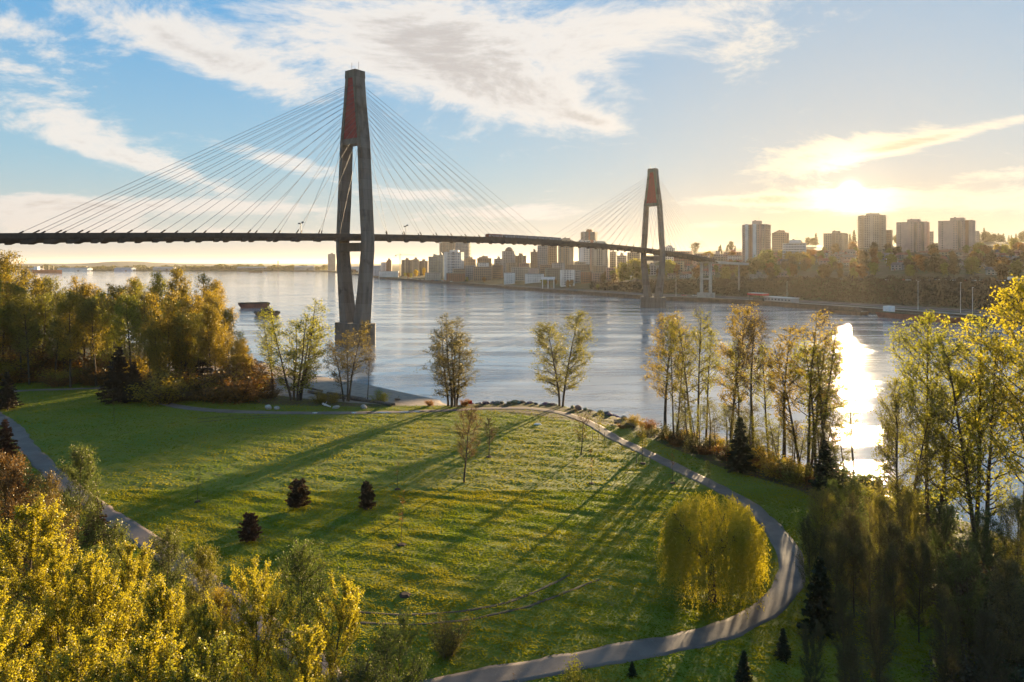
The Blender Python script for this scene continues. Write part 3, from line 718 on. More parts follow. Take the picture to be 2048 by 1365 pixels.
B('apartment_block', 'narrow dark block left of the blue glass tower', 1061, 1076, 500, 1260, 'dark', pent=.3, pier=.4)
B('apartment_tower', 'blue-grey glass tower under the rear end of the train', 1075, 1096, 487, 1180, 'grey', 'blue', pent=.4, span=.25, pier=.15, balc=1)
B('apartment_block', 'brown balconied wing right of the blue-grey glass tower', 1095, 1116, 490, 1200, 'tan', pent=0, balc=2)
B('apartment_tower', 'tan tower with stepped crown just right of the train', 1116, 1147, 477, 1150, 'tan', 'blue', pent=.55, steps=1, balc=2, fins=((-.3,.16,'tan',.9),(.02,.1,'glass',.15),(.3,.16,'beige',.9)))
B('apartment_tower', 'tallest dark tower with red penthouse behind the bridge deck', 1162, 1195, 460, 1190, 'dark', 'blue', pent=.4, pent_c='brick', span=.3, pier=.3, balc=1, fins=((-.3,.2,'grey',.6),(.1,.12,'brick',.4)))
B('apartment_tower', 'white and glass tower in front of the tallest dark tower', 1157, 1190, 481, 1110, 'white', 'blue', pent=0, span=.34, pier=.4, fins=((-.35,.18,'white',.7),(.3,.2,'brick',.4)))
B('apartment_tower', 'cream tower with green hipped roof behind the deck', 1183, 1219, 490, 1050, 'beige', pent=0, balc=2, hat='green', fins=((-.25,.14,'beige',.9),(.25,.14,'beige',.9),(0,.08,'glass',.1)))
B('apartment_block', 'brown block between the green-roofed tower and the round trees', 1219, 1234, 499, 1120, 'tan', pent=.3)
B('apartment_block', 'pale low block above the left round yellow-green tree', 1232, 1256, 507, 1180, 'beige', pent=.3, balc=2)
B('apartment_block', 'balconied grey-brown block left of the far bridge tower', 1255, 1283, 501, 1130, 'tan', pent=.3, span=.35, balc=2)
B('hospital_building', 'white block with roof stacks right of the far bridge tower', 1327, 1350, 492, 1240, 'white', pent=.5, steps=1, cat='building')
B('apartment_block', 'low grey block seen between the legs of the far bridge tower', 1308, 1330, 500, 1270, 'grey', pent=.3)
B('brick_building', 'brown row block on the hill right of the white stacked block', 1348, 1385, 503, 1100, 'brick', pent=0, cat='building')
B('apartment_block', 'rose-brown terrace block above the end of the deck', 1386, 1420, 508, 1060, 'rose', pent=0, balc=2)
B('apartment_block', 'tall terrace block left of the striped tower', 1448, 1484, 500, 1080, 'rose', pent=.3, balc=2)
B('apartment_block', 'grey terrace block on the hill between two rose terraces', 1420, 1450, 504, 1120, 'grey', pent=.3, balc=2)
B('apartment_tower', 'striped white and red-brown tower left of the sun', 1486, 1540, 443, 940, 'pink', pent=.3, pent_h=5, span=.4, pier=.35, balc=1, aspect=.75, rot=-0.35, ybase=545, fins=((-.3,.13,'white',1.0),(-.12,.10,'brick',.4),(.06,.13,'white',1.0),(.3,.12,'rose',.6)))
B('apartment_block', 'brown stepped tower behind the striped tower', 1545, 1577, 462, 1250, 'brown', pent=.5, steps=1)
B('apartment_block', 'white banded round-cornered block left of the sun beams', 1567, 1611, 481, 900, 'white', 'warm', pent=.5, span=.55, pier=.08, aspect=.6, rot=-.1, ybase=548)
B('apartment_block', 'broad tan block under the sun', 1649, 1694, 463, 1200, 'tan', pent=.3, pier=.4, fins=((0,.16,'brown',.5),(.3,.1,'glass',.1)))
B('apartment_tower', 'tallest tan tower directly right of the sun with balconied sides', 1719, 1769, 428, 1250, 'beige', 'warm', pent=.5, balc=1, span=.4, pier=.45, rot=-.05, fins=((-.33,.1,'tan',.9),(.33,.1,'tan',.9),(0,.14,'beige',.5)))
B('apartment_block', 'narrow brown block tucked right of the tallest tan tower', 1766, 1784, 461, 1330, 'brown', pent=0)
B('apartment_tower', 'pinkish tower between the tallest tan tower and the rightmost tower', 1797, 1855, 440, 1010, 'pink', 'warm', pent=.4, span=.55, pier=.5, rot=-.12, fins=((.12,.08,'glass',.1),(.36,.1,'glass',.1),(-.2,.3,'pink',.35)))
B('apartment_block', 'small beige block right behind the pinkish tower', 1850, 1866, 464, 1300, 'beige', pent=0)
B('apartment_tower', 'rightmost pinkish tower with dark window column', 1882, 1945, 437, 960, 'pink', 'warm', pent=.4, span=.55, pier=.5, rot=-.12, fins=((.12,.08,'glass',.1),(.34,.1,'brick',.1),(-.2,.3,'pink',.35)))
B('apartment_block', 'small grey block right behind the rightmost tower', 1940, 1957, 463, 1260, 'grey', pent=0)
# waterfront sheds and low buildings
B('warehouse', 'white warehouse on the quay below the crane', 758, 798, 543, 1620, 'white', pent=0, span=.7, pier=.7, cat='warehouse', aspect=.5)
B('warehouse', 'grey shed behind the parked cars below the brown blocks', 850, 882, 546, 1330, 'beige', pent=0, span=.7, pier=.6, cat='warehouse', aspect=.5)
B('low_building', 'dark brick shed at the foot of the white waterfront tower', 893, 930, 547, 1240, 'brick', pent=0, span=.6, pier=.6, cat='building', aspect=.5)
B('low_building', 'grey flat-roofed building right of the white waterfront tower', 931, 952, 531, 1270, 'grey', pent=0, cat='building')
B('low_building', 'long brown building below the stepped brown block', 946, 984, 534, 1210, 'brown', pent=0, cat='building')
B('low_building', 'pale long building below the domed tower', 1023, 1060, 535, 1120, 'beige', pent=0, cat='building', span=.5)
B('low_building', 'blank white cube building left of the white mural house', 1057, 1078, 537, 1080, 'pink', pent=0, span=.8, pier=.8, cat='building')
B('low_building', 'low white shed below the domed tower near the bank', 1008, 1030, 546, 1060, 'white', pent=0, span=.7, pier=.6, cat='building')
B('low_building', 'long low white shed left of the white gantry', 1050, 1088, 548, 1040, 'white', pent=0, span=.7, pier=.6, cat='building', aspect=.4)
B('low_building', 'grey-green row building behind the white mural house', 1090, 1122, 537, 1060, 'green', pent=0, cat='building')
B('painted_house', 'white waterfront block with scattered square windows', 1120, 1149, 540, 930, 'white', pent=0, span=.55, pier=.5, cat='building', rot=.1)
B('low_building', 'grey block attached behind the white waterfront block', 1146, 1161, 541, 960, 'grey', pent=0, cat='building')
B('brick_building', 'brick block right of the white waterfront block', 1162, 1183, 544, 940, 'brick', pent=0, cat='building')
B('brick_building', 'brown patterned block left of the dark bank trees', 1183, 1204, 546, 930, 'rose', pent=0, cat='building')
B('low_building', 'dark long roof above the white waterfront block', 1134, 1180, 530, 1010, 'dark', pent=0, cat='building', aspect=.4)
B('low_building', 'tan hillside block below the white banded block', 1545, 1592, 535, 850, 'tan', pent=0, cat='building', aspect=.5)
B('low_building', 'brown terrace under the tallest tan tower', 1690, 1760, 516, 1080, 'tan', pent=0, cat='building', aspect=.4)
B('low_building', 'brown terrace under the broad tan block', 1625, 1690, 512, 1100, 'rose', pent=0, cat='building', aspect=.4)

# mid-rise blocks packed between the towers and along the waterfront
for (x0, x1, yt, Y, wc, lb) in [(1392, 1418, 512, 980, 'pink', 'pink mid-rise above the tall twin-column bridge pier'), (1424, 1452, 514, 960, 'tan', 'tan mid-rise behind the curved white guideway'), (1456, 1484, 512, 980, 'white', 'white mid-rise just left of the striped tower base'),
        (1542, 1568, 505, 1000, 'rose', 'rose mid-rise between striped tower and white banded block'), (1612, 1645, 505, 1050, 'tan', 'tan mid-rise right of the white banded block'), (1662, 1712, 503, 1020, 'pink', 'long pink mid-rise in front of the broad tan block'), (1722, 1775, 505, 980, 'rose', 'rose mid-rise at the foot of the tallest tan tower'),
        (1778, 1800, 498, 1060, 'tan', 'tan mid-rise left of the pinkish tower'), (1857, 1884, 500, 1000, 'brown', 'brown mid-rise between the two pinkish towers'), (1946, 1975, 498, 980, 'pink', 'pink mid-rise right of the rightmost tower'), (1985, 2025, 505, 880, 'tan', 'tan mid-rise on the slope near the right edge'), (1500, 1535, 548, 760, 'beige', 'beige low block below the striped tower'),
        (1556, 1590, 552, 740, 'pink', 'pink low block below the white banded block'), (905, 930, 538, 1290, 'tan', 'tan low block behind the dark brick shed'), (956, 978, 526, 1300, 'white', 'pale low block below the peaked brown block'), (984, 1006, 528, 1250, 'brown', 'brown low block left below the domed tower'), (1012, 1034, 526, 1230, 'tan', 'tan low block right below the domed tower'),
        (1038, 1058, 524, 1220, 'rose', 'rose low block under the ribbed block'), (1080, 1104, 530, 1120, 'brown', 'brown low block under the blue-grey glass tower'), (1104, 1130, 526, 1090, 'grey', 'grey low block under the tan stepped tower'), (1150, 1172, 525, 1040, 'tan', 'tan low block under the white and glass tower'), (1186, 1212, 532, 980, 'brown', 'brown low block under the green-roofed tower'),
        (1212, 1238, 536, 940, 'rose', 'rose low block left of the round yellow-green trees'), (1290, 1318, 528, 940, 'grey', 'grey low block behind the far bridge tower legs'), (1340, 1368, 524, 900, 'tan', 'tan low block right of the far bridge tower legs')]:
    B('mid_rise_block', lb, x0, x1, yt, Y, wc, pent=rng.choice([0, 0, .3]), pent_h=2.5, aspect=rng.uniform(.4, .8), span=rng.choice([.4, .5, .6]), pier=rng.choice([.2, .35, .5]), balc=rng.choice([0, 2]), cat='building')

# white gantry on the bank
gt = thing('white_gantry', 'white three-legged open gantry on the green bank', 'gantry', tuple(fpt(1096, 900)))
M_PAINT = worn('white_paint', (0.72, 0.70, 0.68), 0.6, 0.3, 0.2)
zt = H - (557 - HY) / F * 900 - gt.location.z
m = MB(); m.box((0, 0, zt), (18, 5, 3.2)); m.build('deck', M_PAINT, gt)
for x in (-7, 0, 7.5): m = MB(); m.box((x, -1.5, zt / 2 - 1.5), (0.9, 0.9, zt - 0.2)); m.build('leg', M_PAINT, gt)

# tower crane
cr = thing('tower_crane', 'yellow tower crane with level jib standing over the brown blocks', 'crane', tuple(fpt(800, 1730)))
M_YEL = worn('crane_yellow', (0.50, 0.32, 0.06), 0.6, 0.2, 0.2)
zt = H - (511 - HY) / F * 1730 - cr.location.z
m = MB()
for sx in (-1, 1):
    for sy in (-1, 1): m.beam((sx, sy, -2), (sx, sy, zt), 0.35)
for k in range(int(zt / 3)): m.beam((-1, -1, k * 3), (1, -1, k * 3 + 3), 0.2); m.beam((1, 1, k * 3), (-1, 1, k * 3 + 3), 0.2)
m.build('mast', M_YEL, cr)
m = MB()
for dy, dz in ((-0.8, 0), (0.8, 0), (0, 1.6)): m.beam((-11, dy, zt + dz), (36, dy, zt + dz), 0.3)
for k in range(12): m.beam((-9 + k * 3.8, -0.8, zt), (-7 + k * 3.8, 0, zt + 1.6), 0.2)
m.build('jib', M_YEL, cr)
m = MB(); m.box((-10, 0, zt - 1.2), (3.4, 2, 2.4)); m.build('counterweight', M_STEEL, cr)
m = MB(); m.tube([(0, 0, zt), (0, 0, zt + 6)], [0.9, 0.2], 4); m.beam((0, 0, zt + 6), (24, 0, zt + 1.6), 0.15); m.beam((0, 0, zt + 6), (-10, 0, zt + 0.4), 0.15); m.build('apex', M_YEL, cr)
m = MB(); m.box((1.6, -1.2, zt - 1.4), (1.6, 1.6, 2.2)); m.build('cab', M_PAINT, cr)

# houses on the slope
ROOFS = [('grey', (0.11, 0.10, 0.10)), ('brown', (0.15, 0.09, 0.06)), ('red', (0.22, 0.08, 0.05))]
HW = ['white', 'beige', 'tan', 'pink', 'rose', 'grey']
hp = {}
def house(px, Y, wc, rc, sc, rot, label, group):
    key = (wc, rc)
    p = fpt(px, Y)
    if key in hp: return copy_thing(hp[key], p, rot, sc, label, group)
    t = thing('house', label, 'house', p, rot, group); hp[key] = t; t.scale = (sc,) * 3
    m = MB(); m.box((0, 0, 1.6), (11, 9, 7.2)); m.build('wall', wall(wc), t)
    m = MB(); m.add([(-6, -5, 5.2), (6, -5, 5.2), (6, 5, 5.2), (-6, 5, 5.2), (-6, 0, 8.2), (6, 0, 8.2)], [(0, 1, 5, 4), (2, 3, 4, 5), (0, 4, 3), (1, 2, 5), (3, 2, 1, 0)])
    rf = m.build('roof', worn('shingle_' + ROOFS[rc][0], ROOFS[rc][1], 0.9, 0.4, 0.3), t)
    m = MB(); m.box((3, 1.5, 8.0), (0.9, 0.9, 2.6)); m.build('chimney', wall('brick'), rf)
    for x in (-3.4, 0.2, 3.6):
        for z in (1.1, 3.9): m = MB(); m.box((x, -4.52, z), (1.5, 0.12, 1.4)); m.build('window', M_GLASS['dark'], t)
    m = MB(); m.box((-1.6, -4.53, 0.3), (1.1, 0.14, 2.2)); m.build('door', wall('brick'), t)
    return t
r2 = random.Random(21); k = 0
spots = [(r2.uniform(1340, 1480), r2.uniform(840, 1020)) for _ in range(34)] + [(r2.uniform(1950, 2060), r2.uniform(640, 860)) for _ in range(15)] + [(r2.uniform(1560, 1720), r2.uniform(860, 1050)) for _ in range(12)] + [(r2.uniform(1780, 1950), r2.uniform(700, 900)) for _ in range(22)] + [(r2.uniform(1950, 2060), r2.uniform(600, 800)) for _ in range(14)] + [(r2.uniform(1560, 1780), r2.uniform(800, 1000)) for _ in range(16)]
for (px, Y) in spots:
    wc, rc = r2.choice(HW), r2.randrange(3)
    zone = 'on the slope behind the deck end' if px < 1500 else 'on the hillside at the right edge' if px >= 1950 else 'below the pinkish towers' if px > 1770 else 'below the block under the sun'
    house(px, Y, wc, rc, r2.uniform(0.75, 1.15), -math.atan2((px - CX), F) + r2.uniform(-0.5, 0.5), f"small {wc} house with {ROOFS[rc][0]} gable roof {zone}", f"{wc} houses with {ROOFS[rc][0]} roofs {zone}")

# quay wall, riverside road and railway bank
qs = [p for p in range(690, 2300, 10)]
def shore_run(name, material, d0, d1, z0, z1, label=None, cat=None, pa=690, pb=2300, step=10, kind=None):
    m = MB(); ps = list(range(pa, pb + 1, step)); vs = []
    for p in ps:
        Y = float(np.interp(p, *_fs)); 
        for (d, z) in ((d0, z0), (d0, z1), (d1, z1), (d1, z0)): vs.append(((p - CX) / F * (Y + d), Y + d, z))
    n = len(ps); m.add(vs, [(i * 4 + j, i * 4 + (j + 1) % 4, i * 4 + 4 + (j + 1) % 4, i * 4 + 4 + j) for i in range(n - 1) for j in range(4)] + [(3, 2, 1, 0), tuple(range(n * 4 - 4, n * 4))])
    o = m.build(name, material); tag(o, label, cat, None, kind); return o
M_QUAY = worn('stained_quay_timber', (0.085, 0.062, 0.048), 0.85, 0.25, 0.45)
shore_run('quay_wall', M_QUAY, -2.2, 1.5, -2, 3.9, 'dark stained quay wall along the far river bank', 'quay wall')
shore_run('promenade', worn('promenade_paving', (0.24, 0.21, 0.19), 0.8, 0.1, 0.3), 1.6, 14, 2.5, 3.62, kind='structure')
shore_run('riverside_road', worn('far_asphalt', (0.10, 0.09, 0.088), 0.85, 0.1, 0.25), 26, 38, 2.5, 3.66, pa=820, kind='structure')
shore_run('railway_bed', worn('ballast', (0.13, 0.10, 0.085), 0.9, 0.2, 0.4), 42, 52, 2.5, 3.9, pa=1000, kind='structure')

# ------------------------------------------------------------------ trees and plants
def leaf_shader(nt):
    oi = nt.n('ShaderNodeObjectInfo'); rnd = nt.n('ShaderNodeNewGeometry').outputs['Random Per Island']
    c = oi.outputs['Color']
    c = nt.mix(nt.mapr(rnd, 0.0, 1.0, 0.0, 0.55, smooth=False), c, nt.mix(1.0, c, (0.45, 0.55, 0.5, 1), 'MULTIPLY'))
    c = nt.mix(nt.mapr(rnd, 0.8, 1.0, 0.0, 0.6), c, nt.mix(1.0, c, (1.7, 1.55, 1.2, 1), 'MULTIPLY'))
    d = nt.n('ShaderNodeBsdfDiffuse'); nt.put(d.inputs[0], c)
    t = nt.n('ShaderNodeBsdfTranslucent'); nt.put(t.inputs[0], nt.mix(1.0, c, (1.5, 1.35, 0.8, 1), 'MULTIPLY'))
    m = nt.n('ShaderNodeMixShader'); m.inputs[0].default_value = 0.62; nt.put(m.inputs[1], d.outputs[0]); nt.put(m.inputs[2], t.outputs[0])
    g = nt.n('ShaderNodeBsdfGlossy'); g.inputs['Roughness'].default_value = 0.45; g.inputs[0].default_value = (1, 0.95, 0.8, 1)
    m2 = nt.n('ShaderNodeMixShader'); m2.inputs[0].default_value = 0.04; nt.put(m2.inputs[1], m.outputs[0]); nt.put(m2.inputs[2], g.outputs[0])
    return m2.outputs[0]
M_LEAF = mat('spring_leaf', leaf_shader)
def bark(nt):
    p = opos(nt); n = nt.noise(nt.v('MULTIPLY', p, (1, 1, 0.2)), 6.0, 4, 0.6)
    return principled(nt, nt.mix(nt.mapr(n, 0.35, 0.65), (0.055, 0.040, 0.028, 1), (0.105, 0.082, 0.062, 1)), 0.9, bump(nt, n, 0.5, 0.05), 0.1)
M_BARK = mat('bark', bark)

class Tree:
    def __init__(s, seed): s.r = np.random.default_rng(seed); s.br = []          # branches: (points, radii, level)
    def limb(s, p, d, L, r0, r1, level, n=6, wob=0.08, up=0.0, droop=0.0):
        pts = [np.array(p, float)]; d = np.array(d, float); d /= np.linalg.norm(d)
        for i in range(n):
            d = d + s.r.normal(0, wob, 3) + np.array((0, 0, up / n)) - np.array((0, 0, droop * (i + 1) / n / n)); d /= np.linalg.norm(d)
            pts.append(pts[-1] + d * L / n)
        pts = np.array(pts); s.br.append((pts, np.linspace(r0, r1, n + 1), level)); return pts
    def wood(s, lo, hi, sides):
        V, Fq, o = [], [], 0
        for pts, rad, lv in s.br:
            if not lo <= lv <= hi: continue
            k = sides.get(lv, 3); n = len(pts); d = np.gradient(pts, axis=0); d /= np.linalg.norm(d, axis=1)[:, None] + 1e-9
            ref = np.where(np.abs(d[:, 2:3]) < 0.9, np.array([[0, 0, 1.0]]), np.array([[1.0, 0, 0]]))
            a = np.cross(d, ref); a /= np.linalg.norm(a, axis=1)[:, None] + 1e-9; b = np.cross(a, d)
            th = np.arange(k) * 2 * np.pi / k
            ring = pts[:, None] + (a[:, None] * np.cos(th)[None, :, None] + b[:, None] * np.sin(th)[None, :, None]) * np.asarray(rad)[:, None, None]
            V.append(ring.reshape(-1, 3)); i, j = np.meshgrid(np.arange(n - 1), np.arange(k), indexing='ij')
            q = np.stack([i * k + j, i * k + (j + 1) % k, (i + 1) * k + (j + 1) % k, (i + 1) * k + j], -1).reshape(-1, 4) + o
            Fq.append(q); o += n * k
        if not V: return np.zeros((0, 3)), np.zeros((0, 4), int)
        return np.concatenate(V), np.concatenate(Fq)
    def along(s, n, levels, t0=0.25, sigma=0.3, bias=1.0):
        sel = [(p, lv) for p, _, lv in s.br if lv in levels]
        L = np.array([np.linalg.norm(np.diff(p, axis=0), axis=1).sum() for p, _ in sel]); idx = s.r.choice(len(sel), n, p=L / L.sum())
        t = t0 + (1 - t0) * s.r.random(n) ** bias; out = np.zeros((n, 3))
        for b in np.unique(idx):
            m = idx == b; p = sel[b][0]; f = t[m] * (len(p) - 1); i = np.minimum(f.astype(int), len(p) - 2); w = (f - i)[:, None]
            out[m] = p[i] * (1 - w) + p[i + 1] * w
        return out + s.r.normal(0, sigma, (n, 3))
    def leaves(s, C, size, long=1.5, hang=0.0, var=0.5):
        n = len(C); a = s.r.normal(0, 1, (n, 3)); a[:, 2] -= hang * 3; a /= np.linalg.norm(a, axis=1)[:, None]
        b = np.cross(a, s.r.normal(0, 1, (n, 3))); b /= np.linalg.norm(b, axis=1)[:, None] + 1e-9
        sz = size * (1 - var / 2 + var * s.r.random(n))[:, None]; a = a * sz * long / 2; b = b * sz / 2
        V = np.stack([C - a, C + b * 0.9 - a * 0.1, C + a, C - b * 0.9 - a * 0.1], 1).reshape(-1, 3)
        return V, np.arange(4 * n).reshape(-1, 4)
def join(*vf):
    V, Fq, o = [], [], 0
    for v, f in vf: V.append(v); Fq.append(f + o); o += len(v)
    return np.concatenate(V), np.concatenate(Fq)
def two_mat(name, wood, leaf):
    V, Fq = join(wood, leaf); me = fast_mesh(name, V, Fq, M_BARK); me.materials.append(M_LEAF)
    mi = np.zeros(len(Fq), np.int32); mi[len(wood[1]):] = 1; me.polygons.foreach_set('material_index', mi); return me
def finish(T, leafVF, split=1):
    w0 = T.wood(0, split, {0: 7, 1: 4}); w1 = T.wood(split + 1, 9, {2: 3, 3: 3})
    return fast_mesh('trunk', *w0, M_BARK, None, True), two_mat('crown', w1, leafVF)

def broadleaf(seed, Ht, stems=1, base=0.3, spread=0.2, nb=34, leaves=4000, size=0.35, sigma=0.35, up=0.55, lean=0.05, shape='oval', subs=4, rad=0.011, wob=0.05, gap=0.0, shoot=0.0, lt=0.3):
    T = Tree(seed); R = T.r
    for s in range(stems):
        a = 2 * np.pi * (s + R.random() * 0.6) / stems; ln = (0 if stems == 1 else lean * (0.5 + R.random())); hs = Ht * (1 if s == 0 else R.uniform(0.72, 0.98))
        p0 = np.array((math.cos(a), math.sin(a), 0)) * (0.0 if stems == 1 else 0.25 + 0.08 * stems)
        st = T.limb(p0 - np.array((0, 0, 0.4)), (math.cos(a) * ln + R.normal(0, .02), math.sin(a) * ln + R.normal(0, .02), 1), hs + 0.4, Ht * rad * (1 if stems == 1 else 0.75), Ht * rad * 0.10, 0, 12, wob * 0.5, 0.1)
        n = max(6, int(nb / stems ** 0.6))
        for k in range(n):
            t = base * (0.8 if s else 1) + (0.985 - base) * (k + R.random()) / n
            if shape == 'oval': prof = math.sin(math.pi * min(1, (t - base) / (1.0 - base) * 0.80 + 0.16)) ** 0.8
            elif shape == 'vase': prof = 0.35 + 0.75 * (t - base) / (1 - base) * (1.25 - 0.5 * (t - base) / (1 - base))
            elif shape == 'cone': prof = 0.15 + 1.05 * (1 - (t - base) / (1 - base)) ** 0.8
            else: prof = 1.0
            if R.random() < gap: continue
            f = t * 12; i = min(int(f), 11); p = st[i] + (st[i + 1] - st[i]) * (f - i)
            az_ = k * 2.4 + R.normal(0, 0.5) if stems == 1 else a + R.normal(0, 1.4)
            L = Ht * spread * prof * R.uniform(0.6, 1.15); el_ = R.uniform(0.25, 0.75) * up * 1.6
            b = T.limb(p, (math.cos(az_), math.sin(az_), el_), L, Ht * rad * 0.34 * (1.1 - t), 0.012, 1, 5, 0.10, up)
            for q in range(subs):
                f2 = R.uniform(0.25, 0.95) * 5; i2 = min(int(f2), 4); p2 = b[i2] + (b[i2 + 1] - b[i2]) * (f2 - i2); d2 = (b[i2 + 1] - b[i2]) / (L / 5) + R.normal(0, 0.55, 3) + np.array((0, 0, shoot))
                T.limb(p2, d2, L * R.uniform(0.3, 0.55), 0.016 + 0.0006 * Ht, 0.006, 2, 3, 0.12, up * 0.6)
    C = T.along(leaves, {2} if shoot else {1, 2}, lt, sigma) if leaves else np.zeros((0, 3))
    if leaves:
        top = T.along(max(1, leaves // 25), {0}, 0.8, sigma); C = np.concatenate([C, top]); C[:, 2] = np.maximum(C[:, 2], 0.15)
    return finish(T, T.leaves(C, size) if len(C) else (np.zeros((0, 3)), np.zeros((0, 4), int)))

def willow(seed, Ht=10.2, R0=4.75):
    T = Tree(seed); R = T.r
    st = T.limb((0, 0, -0.3), (0.03, 0.02, 1), Ht * 0.42, 0.42, 0.30, 0, 5, 0.04); top = st[-1]
    for k in range(11):
        a = k * 2.4; el_ = R.uniform(0.5, 1.6); b = T.limb(top - np.array((0, 0, R.uniform(0, 1.0))), (math.cos(a), math.sin(a), el_), Ht * R.uniform(0.42, 0.55), 0.17, 0.04, 1, 6, 0.10, 0.35, 0.8)
        for q in range(6):
            i = R.integers(2, 6); d = R.normal(0, 0.7, 3); d[2] = abs(d[2]) * 0.7
            T.limb(b[i], d + (b[i] - b[i - 1]), R.uniform(1.2, 2.6), 0.04, 0.012, 1, 4, 0.15, 0.2, 1.2)
    ends = np.concatenate([p[1:] for p, _, lv in T.br if lv == 1]); V = []
    n = 1500
    for k in range(n):                                   # hanging withes
        e = ends[R.integers(len(ends))] + R.normal(0, 0.35, 3)
        if R.random() < 0.75: ra_ = R0 * math.sqrt(R.random()) * 0.98; th_ = R.random() * 6.283; e[0], e[1] = ra_ * math.cos(th_), ra_ * math.sin(th_); e[2] = 99.0
        rad = np.hypot(e[0], e[1])
        out = np.array((e[0], e[1], 0)) / (rad + 1e-6); 
        want = R0 * math.sqrt(R.random()) * 1.05; e[:2] += out[:2] * max(-0.3, (want - rad)) * 0.55
        zmax = Ht * (0.32 + 0.68 * math.sqrt(max(0.0, 1 - (np.hypot(e[0], e[1]) / (R0 * 1.08)) ** 2))); e[2] = min(max(e[2], zmax - R.random() ** 2 * 3.2), zmax - R.random() ** 2 * 2.2)
        low = R.uniform(0.6, 3.6) if R.random() < 0.55 else R.uniform(2.5, 6.0); L = max(1.0, e[2] - low); m_ = int(L / 0.13)
        t = np.linspace(0, 1, m_); arch = out * (0.55 * np.sqrt(t))[:, None] * R.uniform(0.3, 1.2)
        z = e[2] + 0.25 * np.sin(np.minimum(t * 6, math.pi)) - L * t ** 1.15
        p = e[None, :] * np.array([1, 1, 0]) + arch + np.stack([t * 0, t * 0, z], 1) + R.normal(0, 0.08, (m_, 3)); p += np.array([math.sin(k), math.cos(k * 1.7), 0]) * 0.28 * np.sin(t * 4 + k)[:, None]
        V.append(p)
    C = np.concatenate(V); return finish(T, T.leaves(C, 0.085, 2.4, 0.7))

def conifer(seed, Ht, wide=0.2, levels=26, dense=5, size=0.34, droop=0.35, power=0.9, skirt=0.03, per=7):
    T = Tree(seed); R = T.r; T.limb((0, 0, -0.3), (0.01, 0, 1), Ht + 0.3, Ht * 0.017 + 0.04, 0.02, 0, 8, 0.012); C = []; A = []
    for k in range(levels):
        t = skirt + (0.97 - skirt) * (k + R.random() * 0.6) / levels; L0 = Ht * wide * (1 - t) ** power + 0.12
        for j in range(per):
            a = 2 * math.pi * (j + R.random()) / per; L = L0 * R.uniform(0.65, 1.15)
            b = T.limb((0, 0, t * Ht), (math.cos(a), math.sin(a), 0.35 - 0.3 * (1 - t)), L, 0.02 + 0.012 * L, 0.008, 1, 4, 0.05, 0.0, droop)
            m_ = max(3, int(dense * L / (size * 0.55))); s_ = R.random(m_) * 4; i = np.minimum(s_.astype(int), 3)
            p = b[i] + (b[i + 1] - b[i]) * (s_ - i)[:, None] + R.normal(0, size * 0.28, (m_, 3)) * np.array([1, 1, 0.55]); C.append(p)
    C = np.concatenate(C); return finish(T, T.leaves(C, size, 1.8, 0.12), 1)

def shrub(seed, Ht, R0, leaves, size, stems=9, sigma=0.25, droop=0.4):
    T = Tree(seed); R = T.r
    for k in range(stems):
        a = 2 * math.pi * k / stems + R.random(); o = R.random() * R0 * 0.25
        b = T.limb((math.cos(a) * o, math.sin(a) * o, -0.2), (math.cos(a) * R0 / Ht * 0.8, math.sin(a) * R0 / Ht * 0.8, 1), Ht * R.uniform(0.7, 1.1), 0.035, 0.012, 0, 6, 0.10, 0.1, droop)
        for q in range(6):
            i = R.integers(1, 6); T.limb(b[i], R.normal(0, 0.7, 3) + np.array((0, 0, 0.6)), Ht * R.uniform(0.2, 0.45), 0.018, 0.006, 1, 4, 0.15)
    C = T.along(leaves, {0, 1}, 0.15, sigma); C[:, 2] = np.maximum(C[:, 2], 0.08); return finish(T, T.leaves(C, size))

LIB = {}
def lib(key, fn):
    if key not in LIB: LIB[key] = fn()
    return LIB[key]
def plant(name, label, cat, xy, z, meshes, rz, sc, color, group=None, crown='crown', trunk='trunk'):
    t = thing(name, label, cat, (xy[0], xy[1], z), rz, group); t.scale = sc if hasattr(sc, '__len__') else (sc,) * 3
    link(trunk, meshes[0], t); c = link(crown, meshes[1], t); c.color = (*color, 1); return t

YEL = (0.31, 0.275, 0.018); YGR = (0.20, 0.205, 0.020); GRN = (0.060, 0.085, 0.018); OLV = (0.145, 0.140, 0.020); ORG = (0.24, 0.175, 0.014); RUST = (0.17, 0.078, 0.014)
GREY = (0.095, 0.085, 0.030); DKC = (0.022, 0.030, 0.012); RDC = (0.075, 0.028, 0.018)
BRN = (0.195, 0.145, 0.018)
tr = random.Random(5)
def put_px(kind, px, py_base, py_top, name, label, cat, meshes, h0, color, group=None, w=1.0, z=None, rz=None):
    """base seen at (px, py_base), top at row py_top"""
    if px > 900 and py_base < float(np.interp(px, *_bt)) + 1.5: dpy = float(np.interp(px, *_bt)) + 1.5 - py_base; py_base += dpy; py_top += dpy * (cat == 'shrub')
    xy = gp(px, py_base); zz = near_at(xy[0], xy[1]); Y = xy[1]
    ht = max((H - (py_top - HY) / F * Y) - zz, 0.5); s = ht / h0
    return plant(name, label, cat, xy, zz, meshes, tr.uniform(0, 6.28) if rz is None else rz, (s * w, s * w, s), color, group)
def put_top(px, py_top, Y, name, label, cat, meshes, h0, color, group=None, w=1.0):
    """top seen at (px, py_top), standing at depth Y (foot below the frame)"""
    X = (px - CX) / F * Y; zz = near_at(X, Y); ht = H - (py_top - HY) / F * Y - zz; s = ht / h0
    return plant(name, label, cat, (X, Y), zz, meshes, tr.uniform(0, 6.28), (s * w, s * w, s), color, group)

